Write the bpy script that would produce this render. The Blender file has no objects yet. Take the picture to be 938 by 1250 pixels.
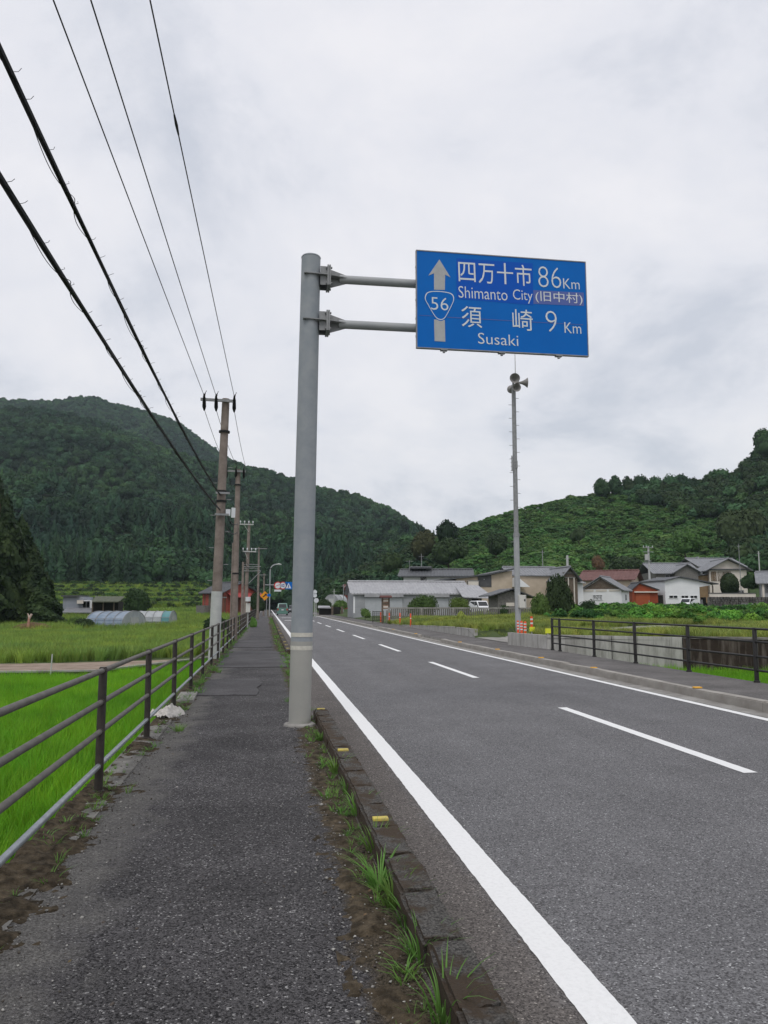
import bpy, bmesh, math, random
import numpy as np
from mathutils import Vector, Matrix, noise as mnoise
R = math.radians
random.seed(7); rng = np.random.default_rng(7)
SC = bpy.context.scene
COL = SC.collection
# ------------------------------------------------------------------ camera
EYE = 1.63
TH = math.atan2(113, 940); PS = math.atan2(146, 946.8)
FW = np.array([math.sin(PS)*math.cos(TH), math.cos(PS)*math.cos(TH), math.sin(TH)])
RT = np.array([math.cos(PS), -math.sin(PS), 0.0]); UP = np.cross(RT, FW)
cam = bpy.data.cameras.new('camera'); camo = bpy.data.objects.new('camera', cam); COL.objects.link(camo)
cam.sensor_fit = 'VERTICAL'; cam.sensor_height = 36.0; cam.lens = 940/1250*36.0
cam.clip_start = 0.05; cam.clip_end = 6000
camo.matrix_world = Matrix(((RT[0], UP[0], -FW[0], 0), (RT[1], UP[1], -FW[1], 0), (RT[2], UP[2], -FW[2], EYE), (0, 0, 0, 1)))
SC.camera = camo
def at(u, v, Y):
    d = FW*940+RT*(u-469)-UP*(v-625); p = d*(Y/d[1]); return Vector((p[0], p[1], p[2]+EYE))
def PX(u, Y): return at(u, 738, Y).x
def PZ(v, Y, u=469): return at(u, v, Y).z
# ------------------------------------------------------------------ world, sun
SUN_EL, SUN_AZ = R(58), R(200)
W = bpy.data.worlds.new("World"); SC.world = W; W.use_nodes = True
nt = W.node_tree; nt.nodes.clear()
def N(t, ty, **kw):
    n = t.nodes.new(ty)
    for k, v in kw.items(): setattr(n, k, v)
    return n
wo = N(nt, 'ShaderNodeOutputWorld'); sky = N(nt, 'ShaderNodeTexSky', sky_type='NISHITA', sun_disc=False)
sky.sun_elevation = SUN_EL; sky.sun_rotation = SUN_AZ; sky.air_density = 1.5; sky.dust_density = 2.0
b1 = N(nt, 'ShaderNodeBackground'); b1.inputs[1].default_value = 0.1
nt.links.new(sky.outputs[0], b1.inputs[0])
tc = N(nt, 'ShaderNodeTexCoord'); sx = N(nt, 'ShaderNodeSeparateXYZ'); nt.links.new(tc.outputs['Generated'], sx.inputs[0])
mz = N(nt, 'ShaderNodeMath', operation='ADD'); mz.inputs[1].default_value = 0.42
mzz = N(nt, 'ShaderNodeMath', operation='MAXIMUM'); mzz.inputs[1].default_value = 0.0
nt.links.new(sx.outputs[2], mzz.inputs[0]); nt.links.new(mzz.outputs[0], mz.inputs[0])
dv = []
for i in (0, 1):
    m = N(nt, 'ShaderNodeMath', operation='DIVIDE'); nt.links.new(sx.outputs[i], m.inputs[0]); nt.links.new(mz.outputs[0], m.inputs[1]); dv.append(m)
cb = N(nt, 'ShaderNodeCombineXYZ'); nt.links.new(dv[0].outputs[0], cb.inputs[0]); nt.links.new(dv[1].outputs[0], cb.inputs[1])
cb.inputs[2].default_value = 3.7
n1 = N(nt, 'ShaderNodeTexNoise'); n1.inputs['Scale'].default_value = 2.4; n1.inputs['Detail'].default_value = 9; n1.inputs['Roughness'].default_value = 0.6
n1.inputs['Distortion'].default_value = 0.25
nt.links.new(cb.outputs[0], n1.inputs['Vector'])
cr = N(nt, 'ShaderNodeValToRGB'); e = cr.color_ramp.elements
e[0].position = 0.36; e[0].color = (0.60, 0.625, 0.70, 1); e[1].position = 0.64; e[1].color = (0.86, 0.85, 0.885, 1)
m_ = cr.color_ramp.elements.new(0.49); m_.color = (0.775, 0.78, 0.835, 1)
nt.links.new(n1.outputs['Fac'], cr.inputs[0])
b2 = N(nt, 'ShaderNodeBackground'); b2.inputs[1].default_value = 1.0; nt.links.new(cr.outputs[0], b2.inputs[0])
mx = N(nt, 'ShaderNodeMixShader'); mx.inputs[0].default_value = 0.94
nt.links.new(b1.outputs[0], mx.inputs[1]); nt.links.new(b2.outputs[0], mx.inputs[2]); nt.links.new(mx.outputs[0], wo.inputs[0])
sl = bpy.data.lights.new('sun', 'SUN'); sl.energy = 1.1; sl.angle = R(20); sl.color = (1, 0.97, 0.93)
so = bpy.data.objects.new('sun', sl); COL.objects.link(so)
# nishita: sun_rotation measured clockwise from +Y seen from above
sd = Vector((math.sin(SUN_AZ)*math.cos(SUN_EL), math.cos(SUN_AZ)*math.cos(SUN_EL), math.sin(SUN_EL)))
so.rotation_euler = sd.to_track_quat('Z', 'Y').to_euler(); so.location = (0, 0, 60)
SC.view_settings.view_transform = 'Standard'; SC.view_settings.look = 'None'; SC.view_settings.exposure = 0.12; SC.view_settings.gamma = 1.0
SC.cycles.max_bounces = 6; SC.cycles.volume_bounces = 1; SC.cycles.transparent_max_bounces = 8
# ------------------------------------------------------------------ materials
MATS = {}
def mat(name, c, rough=0.8, c2=None, scale=6.0, metal=0.0, bump=0.0, bscale=None, rnd=0.0, spec=0.3, detail=6.0, transl=0.0, lo=0.35, hi=0.65):
    if name in MATS: return MATS[name]
    m = bpy.data.materials.new(name); m.use_nodes = True; t = m.node_tree
    p = t.nodes['Principled BSDF']; p.inputs['Roughness'].default_value = rough; p.inputs['Metallic'].default_value = metal
    p.inputs['Specular IOR Level'].default_value = spec
    col = None
    tcn = N(t, 'ShaderNodeTexCoord')
    if c2 is not None:
        nz = N(t, 'ShaderNodeTexNoise'); nz.inputs['Scale'].default_value = scale; nz.inputs['Detail'].default_value = detail; nz.inputs['Roughness'].default_value = 0.6
        t.links.new(tcn.outputs['Object'], nz.inputs['Vector'])
        rp = N(t, 'ShaderNodeValToRGB'); rp.color_ramp.elements[0].position = lo; rp.color_ramp.elements[1].position = hi
        rp.color_ramp.elements[0].color = (*c, 1); rp.color_ramp.elements[1].color = (*c2, 1)
        t.links.new(nz.outputs['Fac'], rp.inputs[0]); col = rp.outputs[0]
    if rnd > 0:
        oi = N(t, 'ShaderNodeObjectInfo'); hs = N(t, 'ShaderNodeHueSaturation')
        mr = N(t, 'ShaderNodeMapRange'); mr.inputs[3].default_value = 1-rnd; mr.inputs[4].default_value = 1+rnd
        t.links.new(oi.outputs['Random'], mr.inputs[0]); t.links.new(mr.outputs[0], hs.inputs['Value'])
        mr2 = N(t, 'ShaderNodeMapRange'); mr2.inputs[3].default_value = 0.5-0.06*rnd; mr2.inputs[4].default_value = 0.5+0.06*rnd
        ml = N(t, 'ShaderNodeMath', operation='MULTIPLY'); ml.inputs[1].default_value = 7.13
        fr = N(t, 'ShaderNodeMath', operation='FRACT'); t.links.new(oi.outputs['Random'], ml.inputs[0]); t.links.new(ml.outputs[0], fr.inputs[0])
        t.links.new(fr.outputs[0], mr2.inputs[0]); t.links.new(mr2.outputs[0], hs.inputs['Hue'])
        if col is not None: t.links.new(col, hs.inputs['Color'])
        else: hs.inputs['Color'].default_value = (*c, 1)
        col = hs.outputs[0]
    if col is not None: t.links.new(col, p.inputs['Base Color'])
    else: p.inputs['Base Color'].default_value = (*c, 1)
    if bump > 0:
        nb = N(t, 'ShaderNodeTexNoise'); nb.inputs['Scale'].default_value = bscale or scale*4; nb.inputs['Detail'].default_value = 4
        t.links.new(tcn.outputs['Object'], nb.inputs['Vector'])
        bp = N(t, 'ShaderNodeBump'); bp.inputs['Strength'].default_value = bump; bp.inputs['Distance'].default_value = 0.02
        t.links.new(nb.outputs['Fac'], bp.inputs['Height']); t.links.new(bp.outputs[0], p.inputs['Normal'])
    if transl > 0:
        tr = N(t, 'ShaderNodeBsdfTranslucent'); ms = N(t, 'ShaderNodeMixShader'); ms.inputs[0].default_value = transl
        if col is not None: t.links.new(col, tr.inputs['Color'])
        else: tr.inputs['Color'].default_value = (*c, 1)
        o = t.nodes['Material Output']
        t.links.new(p.outputs[0], ms.inputs[1]); t.links.new(tr.outputs[0], ms.inputs[2]); t.links.new(ms.outputs[0], o.inputs['Surface'])
    MATS[name] = m; return m
def leafmat(name, c, c2, rnd=0.3, transl=0.25, scale=0.8, patch=0.0, pscale=.012, warm=(1.25, 1.1, .8)):
    m = mat(name, c, 0.6, c2, scale, rnd=rnd, transl=transl, spec=0.15, detail=3)
    if patch > 0:
        t = m.node_tree; p = t.nodes['Principled BSDF']; src = p.inputs['Base Color'].links[0].from_socket; tgt = [l.to_socket for l in list(src.links)]
        g = N(t, 'ShaderNodeNewGeometry'); nz = N(t, 'ShaderNodeTexNoise'); nz.inputs['Scale'].default_value = pscale; nz.inputs['Detail'].default_value = 5; nz.inputs['Roughness'].default_value = .6; t.links.new(g.outputs['Position'], nz.inputs['Vector'])
        rp = N(t, 'ShaderNodeValToRGB'); rp.color_ramp.elements[0].position = .36; rp.color_ramp.elements[1].position = .64; lo = 1-patch; hi = 1+patch
        rp.color_ramp.elements[0].color = (lo*.92, lo, lo*1.05, 1); rp.color_ramp.elements[1].color = (hi*warm[0], hi*warm[1], hi*warm[2], 1)
        t.links.new(nz.outputs['Fac'], rp.inputs[0]); mu = N(t, 'ShaderNodeMix', data_type='RGBA', blend_type='MULTIPLY'); mu.inputs[0].default_value = 1.0
        t.links.new(src, mu.inputs[6]); t.links.new(rp.outputs[0], mu.inputs[7])
        for q in tgt: t.links.new(mu.outputs[2], q)
    return m

def asphalt(name, base, dark, chip, vscale, chip_amt, bump, dist, extra=None, blotch=.35):
    m = bpy.data.materials.new(name); m.use_nodes = True; t = m.node_tree; L = t.links.new
    p = t.nodes['Principled BSDF']; p.inputs['Roughness'].default_value = 0.9; p.inputs['Specular IOR Level'].default_value = 0.25
    tcn = N(t, 'ShaderNodeTexCoord'); O = tcn.outputs['Object']
    vo = N(t, 'ShaderNodeTexVoronoi'); vo.inputs['Scale'].default_value = vscale; L(O, vo.inputs['Vector'])
    bw = N(t, 'ShaderNodeSeparateColor'); L(vo.outputs['Color'], bw.inputs[0])
    rp = N(t, 'ShaderNodeValToRGB'); E_ = rp.color_ramp.elements
    E_[0].position = 0.05; E_[0].color = (*dark, 1); E_[1].position = 0.5; E_[1].color = (*base, 1)
    q = E_.new(1-chip_amt*1.6); q.color = (*[b*1.45 for b in base], 1); q = E_.new(1.0); q.color = (*chip, 1)
    L(bw.outputs[0], rp.inputs[0])
    nz = N(t, 'ShaderNodeTexNoise'); nz.inputs['Scale'].default_value = 0.9; nz.inputs['Detail'].default_value = 7; nz.inputs['Roughness'].default_value = 0.65; L(O, nz.inputs['Vector'])
    mr = N(t, 'ShaderNodeMapRange'); mr.inputs[1].default_value = .3; mr.inputs[2].default_value = .7; mr.inputs[3].default_value = 1-blotch; mr.inputs[4].default_value = 1+blotch
    L(nz.outputs['Fac'], mr.inputs[0])
    mul = N(t, 'ShaderNodeVectorMath', operation='SCALE'); L(rp.outputs[0], mul.inputs[0]); L(mr.outputs[0], mul.inputs['Scale'])
    col = mul.outputs[0]
    if extra: col = extra(t, O, col)
    L(col, p.inputs['Base Color'])
    iv = N(t, 'ShaderNodeMath', operation='MULTIPLY'); iv.inputs[1].default_value = -1; L(vo.outputs['Distance'], iv.inputs[0])
    bp = N(t, 'ShaderNodeBump'); bp.inputs['Strength'].default_value = bump; bp.inputs['Distance'].default_value = dist
    L(iv.outputs[0], bp.inputs['Height']); L(bp.outputs[0], p.inputs['Normal'])
    MATS[name] = m; return m
def mixc(t, fac, a, b):
    n = N(t, 'ShaderNodeMix', data_type='RGBA'); t.links.new(fac, n.inputs[0]); t.links.new(a, n.inputs[6])
    if isinstance(b, tuple): n.inputs[7].default_value = (*b, 1)
    else: t.links.new(b, n.inputs[7])
    return n.outputs[2]
def edge_mask(t, O, axis, x0, x1, nscale, namp, lo=.45, hi=.55):
    """worn band: 0 at x0, 1 at x1, its border broken up by noise"""
    s = N(t, 'ShaderNodeSeparateXYZ'); t.links.new(O, s.inputs[0])
    mr = N(t, 'ShaderNodeMapRange'); mr.clamp = False; mr.inputs[1].default_value = x0; mr.inputs[2].default_value = x1; t.links.new(s.outputs[axis], mr.inputs[0])
    nz = N(t, 'ShaderNodeTexNoise'); nz.inputs['Scale'].default_value = nscale; nz.inputs['Detail'].default_value = 8; nz.inputs['Roughness'].default_value = .7; t.links.new(O, nz.inputs['Vector'])
    a = N(t, 'ShaderNodeMath', operation='MULTIPLY_ADD'); t.links.new(nz.outputs['Fac'], a.inputs[0]); a.inputs[1].default_value = namp
    t.links.new(mr.outputs[0], a.inputs[2])
    m2 = N(t, 'ShaderNodeMapRange'); m2.inputs[1].default_value = lo+namp*.5; m2.inputs[2].default_value = hi+namp*.5; t.links.new(a.outputs[0], m2.inputs[0])
    return m2.outputs[0]
def walk_extra(t, O, col):
    # pale cement dust where the asphalt meets the fence, brown moss along the kerb
    vo = N(t, 'ShaderNodeTexVoronoi'); vo.inputs['Scale'].default_value = 110; t.links.new(O, vo.inputs['Vector'])
    rp = N(t, 'ShaderNodeValToRGB'); rp.color_ramp.elements[0].color = (.10, .095, .088, 1); rp.color_ramp.elements[1].color = (.27, .26, .245, 1)
    sc = N(t, 'ShaderNodeSeparateColor'); t.links.new(vo.outputs['Color'], sc.inputs[0]); t.links.new(sc.outputs[0], rp.inputs[0])
    c = mixc(t, edge_mask(t, O, 0, -.55, -1.25, 2.2, 1.6, .3, .75), col, rp.outputs[0])
    nz = N(t, 'ShaderNodeTexNoise'); nz.inputs['Scale'].default_value = 60; nz.inputs['Detail'].default_value = 5; t.links.new(O, nz.inputs['Vector'])
    r2 = N(t, 'ShaderNodeValToRGB'); r2.color_ramp.elements[0].position = .35; r2.color_ramp.elements[0].color = (.035, .027, .014, 1); r2.color_ramp.elements[1].position = .66; r2.color_ramp.elements[1].color = (.15, .12, .085, 1)
    t.links.new(nz.outputs['Fac'], r2.inputs[0])
    return mixc(t, edge_mask(t, O, 0, .34, .62, 3.0, 1.5, .3, .6), c, r2.outputs[0])
M_WALK = asphalt('sidewalk_asphalt', (.105, .100, .102), (.020, .019, .020), (.52, .51, .50), 112, .03, 1.0, .02, walk_extra)
M_PATCH = asphalt('patched_asphalt', (.075, .072, .074), (.04, .038, .04), (.2, .2, .2), 120, .02, .5, .006)
def road_extra(t, O, col):
    # polished wheel tracks and a paler shoulder
    s = N(t, 'ShaderNodeSeparateXYZ'); t.links.new(O, s.inputs[0])
    mp = N(t, 'ShaderNodeMapping'); mp.inputs['Scale'].default_value = (1.1, .05, 1); t.links.new(O, mp.inputs[0])
    nz = N(t, 'ShaderNodeTexNoise'); nz.inputs['Scale'].default_value = 1.3; nz.inputs['Detail'].default_value = 3; t.links.new(mp.outputs[0], nz.inputs['Vector'])
    m = N(t, 'ShaderNodeMapRange'); m.inputs[1].default_value = .3; m.inputs[2].default_value = .7; m.inputs[3].default_value = .92; m.inputs[4].default_value = 1.08; t.links.new(nz.outputs['Fac'], m.inputs[0])
    v = N(t, 'ShaderNodeVectorMath', operation='SCALE'); t.links.new(col, v.inputs[0]); t.links.new(m.outputs[0], v.inputs['Scale'])
    mb_ = N(t, 'ShaderNodeMix', data_type='RGBA', blend_type='MULTIPLY'); mb_.inputs[0].default_value = 1.0; t.links.new(v.outputs[0], mb_.inputs[6]); mb_.inputs[7].default_value = (.80, .73, .66, 1)
    return mixc(t, edge_mask(t, O, 0, 1.6, 1.15, 5, .8, .2, .9), v.outputs[0], mb_.outputs[2])
M_ROAD = asphalt('road_asphalt', (.158, .156, .160), (.070, .068, .071), (.50, .50, .50), 120, .025, .8, .01, road_extra, .12)
def worn_white():
    m = mat('road_paint', (.81, .81, .80), .6, (.73, .73, .72), 40, bump=.3, bscale=160, lo=.45, hi=.75); t = m.node_tree; p = t.nodes['Principled BSDF']
    src = p.inputs['Base Color'].links[0].from_socket; g = N(t, 'ShaderNodeNewGeometry'); nz = N(t, 'ShaderNodeTexNoise'); nz.inputs['Scale'].default_value = 55; nz.inputs['Detail'].default_value = 8; nz.inputs['Roughness'].default_value = .8; t.links.new(g.outputs['Position'], nz.inputs['Vector'])
    mr = N(t, 'ShaderNodeMapRange'); mr.inputs[1].default_value = .66; mr.inputs[2].default_value = .72; t.links.new(nz.outputs['Fac'], mr.inputs[0]); t.links.new(mixc(t, mr.outputs[0], src, (.22, .22, .22)), p.inputs['Base Color']); return m
M_PAINT = worn_white()
M_CONC = mat('concrete', (.20, .19, .175), .9, (.33, .32, .30), 2.5, bump=.3, bscale=60)
M_CONCD = mat('old_concrete', (.10, .095, .085), .9, (.24, .23, .21), 3.0, bump=.5, bscale=40)
M_CONCL = mat('clean_concrete', (.33, .32, .30), .9, (.43, .42, .40), 1.2, bump=.15, bscale=50)
def kerb_mat():
    m = bpy.data.materials.new('mossy_kerb'); m.use_nodes = True; t = m.node_tree; L = t.links.new
    p = t.nodes['Principled BSDF']; p.inputs['Roughness'].default_value = .95
    g = N(t, 'ShaderNodeNewGeometry'); O = g.outputs['Position']
    n1 = N(t, 'ShaderNodeTexNoise'); n1.inputs['Scale'].default_value = 70; n1.inputs['Detail'].default_value = 7; n1.inputs['Roughness'].default_value = .72; L(O, n1.inputs['Vector'])
    r1 = N(t, 'ShaderNodeValToRGB'); r1.color_ramp.elements[0].position = .40; r1.color_ramp.elements[0].color = (.020, .018, .016, 1); r1.color_ramp.elements[1].position = .66; r1.color_ramp.elements[1].color = (.185, .175, .16, 1); L(n1.outputs['Fac'], r1.inputs[0])
    n2 = N(t, 'ShaderNodeTexNoise'); n2.inputs['Scale'].default_value = 4.2; n2.inputs['Detail'].default_value = 8; n2.inputs['Roughness'].default_value = .65; L(O, n2.inputs['Vector'])
    mk = N(t, 'ShaderNodeMapRange'); mk.inputs[1].default_value = .43; mk.inputs[2].default_value = .56; L(n2.outputs['Fac'], mk.inputs[0])
    sN = N(t, 'ShaderNodeSeparateXYZ'); L(g.outputs['Normal'], sN.inputs[0])
    sd_ = N(t, 'ShaderNodeMapRange'); sd_.inputs[1].default_value = .35; sd_.inputs[2].default_value = .8
    ab_ = N(t, 'ShaderNodeMath', operation='ABSOLUTE'); L(sN.outputs[0], ab_.inputs[0]); L(ab_.outputs[0], sd_.inputs[0])
    mxm = N(t, 'ShaderNodeMath', operation='MAXIMUM'); L(mk.outputs[0], mxm.inputs[0]); L(sd_.outputs[0], mxm.inputs[1])
    n3 = N(t, 'ShaderNodeTexNoise'); n3.inputs['Scale'].default_value = 90; n3.inputs['Detail'].default_value = 3; L(O, n3.inputs['Vector'])
    r3 = N(t, 'ShaderNodeValToRGB'); r3.color_ramp.elements[0].color = (.022, .014, .007, 1); r3.color_ramp.elements[1].color = (.085, .055, .03, 1); L(n3.outputs['Fac'], r3.inputs[0])
    c = mixc(t, mxm.outputs[0], r1.outputs[0], r3.outputs[0]); L(c, p.inputs['Base Color'])
    bp = N(t, 'ShaderNodeBump'); bp.inputs['Strength'].default_value = 1.0; bp.inputs['Distance'].default_value = .02; L(n1.outputs['Fac'], bp.inputs['Height']); L(bp.outputs[0], p.inputs['Normal'])
    return m
M_KERB = kerb_mat()
M_SOIL = mat('mossy_soil', (.030, .022, .012), 1.0, (.11, .085, .055), 14, bump=.9, bscale=70, lo=.4, hi=.68)
M_DIRT = mat('dry_dirt', (.20, .15, .11), 1.0, (.33, .26, .21), 1.5, bump=.5, bscale=20)
M_YEL = mat('yellow_reflector', (.62, .50, .08), .6, (.42, .34, .12), 22)
M_GALV = mat('grey_paint_steel', (.31, .325, .335), .55, (.355, .365, .37), 3.0, bump=.04, bscale=120, spec=.4)
M_GALVD = mat('weathered_galvanised', (.20, .205, .21), .6, (.29, .295, .30), 9.0, spec=.4)
M_ZINC = mat('bare_zinc_pipe', (.38, .41, .43), .35, (.28, .30, .32), 12, metal=.6)
M_RAIL = mat('dull_brown_pipe', (.085, .076, .066), .6, (.135, .125, .11), 7.0, spec=.4)
M_POST = mat('dark_brown_post', (.022, .018, .015), .6, (.045, .036, .03), 8, spec=.35)
M_BLACK = mat('black_paint', (.012, .011, .011), .5, (.022, .02, .019), 6, spec=.4)
M_UPOLE = mat('aged_concrete_pole', (.165, .135, .115), .9, (.25, .21, .185), 4.0, bump=.2, bscale=40)
M_UPOLE2 = mat('pale_pole_sleeve', (.40, .41, .40), .7, (.47, .48, .46), 5)
M_RUB = mat('black_rubber', (.012, .012, .013), .6)
M_WHITE = mat('white_wall', (.74, .75, .755), .8, (.80, .81, .815), .8)
M_GREYW = mat('grey_wall', (.27, .28, .29), .8, (.33, .34, .35), 1.5)
M_BEIGE = mat('beige_wall', (.46, .38, .29), .85, (.55, .46, .36), 1.0)
M_CREAM = mat('cream_wall', (.60, .55, .48), .85, (.68, .63, .56), 1.0)
M_GLASS = mat('dark_glass', (.02, .022, .025), .08, spec=.6)
M_PALEG = mat('pale_glass', (.30, .33, .34), .15, (.4, .42, .43), 5, spec=.5)
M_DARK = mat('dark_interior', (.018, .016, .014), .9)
M_TILE = mat('grey_roof_tile', (.17, .175, .185), .6, (.235, .24, .255), 2.0, spec=.4)
M_TILEL = mat('pale_slate_roof', (.30, .30, .315), .65, (.38, .38, .39), 2.0, spec=.35)
M_TILED = mat('dark_roof_tile', (.055, .058, .065), .55, (.09, .093, .10), 2.5, spec=.4)
M_REDROOF = mat('faded_red_roof', (.125, .062, .056), .75, (.17, .088, .08), 1.5)
M_ORANGE = mat('rust_orange_panel', (.30, .062, .022), .75, (.24, .05, .02), 2.0)
M_REDW = mat('faded_red_board', (.38, .085, .06), .85, (.26, .065, .05), 3.0)
M_WOOD = mat('weathered_wood', (.10, .075, .055), .9, (.17, .135, .105), 6)
M_WOODG = mat('grey_weathered_wood', (.12, .115, .105), .9, (.22, .21, .195), 7)
M_BROWNP = mat('brown_panel', (.27, .18, .10), .8, (.34, .24, .14), 2)
M_STONE = mat('dark_wall_stone', (.045, .042, .040), .95, (.17, .16, .15), .9, rnd=.0, bump=.4, bscale=25)
M_SIGNB = mat('sign_blue', (.0, .125, .47), .5, (.0, .135, .50), 3, spec=.15)
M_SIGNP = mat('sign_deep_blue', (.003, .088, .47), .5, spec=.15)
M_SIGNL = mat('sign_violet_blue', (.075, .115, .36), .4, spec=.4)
M_SIGNW = mat('sign_white', (.60, .64, .66), .4, (.68, .71, .72), 10, spec=.4)
M_SIGNG = mat('sign_grey_arrow', (.36, .37, .37), .45, (.42, .43, .43), 10, spec=.4)
M_TAPE = mat('reflective_tape', (.50, .48, .42), .45, (.60, .58, .51), 25)
M_REDP = mat('red_orange_plastic', (.75, .085, .02), .45, spec=.4)
M_FILM = mat('greenhouse_film', (.42, .45, .47), .35, (.56, .58, .58), 1.5, spec=.5, transl=.3)
M_FILMB = mat('greenhouse_blue_film', (.22, .30, .40), .3, (.36, .43, .52), 1.2, spec=.5, transl=.3)
M_FILMT = mat('greenhouse_teal_film', (.10, .30, .32), .4, (.15, .36, .37), 2, spec=.4, transl=.3)
M_BARK = mat('bark', (.045, .034, .025), .95, (.09, .07, .055), 8)
M_FOREST = leafmat('forest_leaf', (.017, .047, .024), (.037, .090, .041), .60, .15, .5, .32, .014)
M_CEDAR = leafmat('cedar_leaf', (.015, .043, .024), (.028, .070, .036), .52, .12, .5, .3, .014)
M_GROVE = leafmat('grove_leaf', (.018, .036, .016), (.036, .062, .026), .2, .15, .7, .3, .35)
M_BUSHD = leafmat('dark_bush_leaf', (.025, .048, .018), (.045, .08, .028), .25, .2, 1.0)
M_BUSH = leafmat('bush_leaf', (.065, .13, .03), (.105, .19, .05), .35, .25, 1.0)
M_BUSHL = leafmat('pale_bush_leaf', (.12, .17, .035), (.17, .23, .06), .2, .3, 1.0)
M_KUDZU = leafmat('hill_leaf', (.048, .108, .030), (.098, .178, .052), .40, .2, .4, .26, .035, (1.08, 1.1, .9))
M_RICE = leafmat('rice_blade', (.155, .37, .018), (.21, .45, .04), .22, .5, 2.0, .12, .35, (1.1, 1.05, .9))
M_CROP = leafmat('crop_blade', (.17, .27, .06), (.23, .35, .09), .25, .4, 2.0, .14, .2)
M_GRASS = leafmat('grass_blade', (.15, .22, .045), (.22, .30, .08), .3, .35, 2.0, .2, .2)
M_GRASSY = leafmat('yellow_grass_blade', (.20, .27, .07), (.29, .34, .115), .3, .35, 2.0, .2, .25)
M_WEED = leafmat('weed_blade', (.11, .23, .04), (.16, .30, .075), .25, .35, 6.0)
M_GROUND = mat('field_ground', (.035, .055, .015), 1, (.07, .10, .03), .4, bump=.4, bscale=6)
M_MUD = mat('paddy_mud', (.035, .045, .015), .8, (.06, .075, .025), 2)
M_HILLG = mat('forest_floor', (.012, .022, .010), 1, (.028, .045, .018), .06)
M_HILLL = mat('hill_grass_floor', (.035, .06, .018), 1, (.06, .10, .03), .15)
M_CARW = mat('white_car_paint', (.72, .73, .74), .25, spec=.5)
M_CARG = mat('green_car_paint', (.10, .22, .18), .3, spec=.5)
M_TYRE = mat('tyre', (.012, .012, .012), .8)
M_RIM = mat('rim', (.4, .4, .42), .35, metal=.7)
M_RED = mat('red_lamp', (.45, .02, .015), .25, spec=.5)
M_LAMP = mat('clear_lamp', (.6, .62, .64), .15, spec=.6)
# ------------------------------------------------------------------ mesh helpers
class MB:
    def __init__(s): s.v = []; s.f = []; s.m = []; s.cm = 0
    def poly(s, pts):
        b = len(s.v); s.v += [tuple(p) for p in pts]; s.f.append(tuple(range(b, b+len(pts)))); s.m.append(s.cm); return s
    def prism(s, pts, vec):
        """closed solid: polygon pts extruded along vec"""
        n = len(pts); b = len(s.v); vec = Vector(vec)
        s.v += [tuple(Vector(p)) for p in pts]+[tuple(Vector(p)+vec) for p in pts]
        s.f.append(tuple(range(b+n-1, b-1, -1))); s.f.append(tuple(range(b+n, b+2*n)))
        for i in range(n):
            j = (i+1) % n; s.f.append((b+i, b+j, b+n+j, b+n+i))
        s.m += [s.cm]*(n+2); return s
    def box(s, x0, x1, y0, y1, z0, z1):
        return s.prism([(x0, y0, z0), (x1, y0, z0), (x1, y1, z0), (x0, y1, z0)], (0, 0, z1-z0))
    def obox(s, c, ax, ay, az):
        c = Vector(c); ax = Vector(ax)/2; ay = Vector(ay)/2; az = Vector(az)
        return s.prism([c-ax-ay, c+ax-ay, c+ax+ay, c-ax+ay], az)
    def tube(s, pts, r, n=8, cap=True):
        pts = [Vector(p) for p in pts]; rs = r if isinstance(r, (list, tuple)) else [r]*len(pts)
        b = len(s.v); k = len(pts)
        for i, p in enumerate(pts):
            d = (pts[min(i+1, k-1)]-pts[max(i-1, 0)]).normalized()
            a = Vector((0, 0, 1)) if abs(d.z) < .9 else Vector((1, 0, 0))
            e1 = d.cross(a).normalized(); e2 = d.cross(e1)
            for q in range(n):
                t = 2*math.pi*q/n; s.v.append(tuple(p+(e1*math.cos(t)+e2*math.sin(t))*rs[i]))
        for i in range(k-1):
            for q in range(n):
                w = (q+1) % n; s.f.append((b+i*n+q, b+i*n+w, b+(i+1)*n+w, b+(i+1)*n+q)); s.m.append(s.cm)
        if cap:
            s.f.append(tuple(range(b, b+n))); s.f.append(tuple(range(b+(k-1)*n+n-1, b+(k-1)*n-1, -1))); s.m += [s.cm]*2
        return s
    def disc(s, c, nrm, r, th, n=20):
        c = Vector(c); nrm = Vector(nrm).normalized(); return s.tube([c, c+nrm*th], r, n)
    def build(s, name, m, parent=None, smooth=False, bevel=0.0, loc=None):
        me = bpy.data.meshes.new(name); me.from_pydata(s.v, [], s.f)
        ms = m if isinstance(m, (list, tuple)) else [m]
        for q in ms: me.materials.append(q)
        if len(ms) > 1: me.polygons.foreach_set('material_index', s.m)
        bm = bmesh.new(); bm.from_mesh(me); bmesh.ops.recalc_face_normals(bm, faces=bm.faces)
        if bevel > 0:
            ed = [e_ for e_ in bm.edges if len(e_.link_faces) == 2 and e_.calc_face_angle(0) > .5]
            bmesh.ops.bevel(bm, geom=ed, offset=bevel, segments=2, affect='EDGES', profile=.6)
        bm.to_mesh(me); bm.free()
        if smooth: 
            me.polygons.foreach_set('use_smooth', [True]*len(me.polygons))
            me.set_sharp_from_angle(angle=R(40))
        o = bpy.data.objects.new(name, me); COL.objects.link(o)
        if parent is not None: o.parent = parent
        if loc is not None: o.location = loc
        return o
def tag(o, label=None, cat=None, group=None, kind=None):
    if label: o['label'] = label
    if cat: o['category'] = cat
    if group: o['group'] = group
    if kind: o['kind'] = kind
    return o
def thing(name, label, cat, loc=(0, 0, 0), rz=0.0, group=None, kind=None):
    o = bpy.data.objects.new(name, None); COL.objects.link(o); o.empty_display_size = .2
    o.location = loc; o.rotation_euler = (0, 0, rz); return tag(o, label, cat, group, kind)
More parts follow.
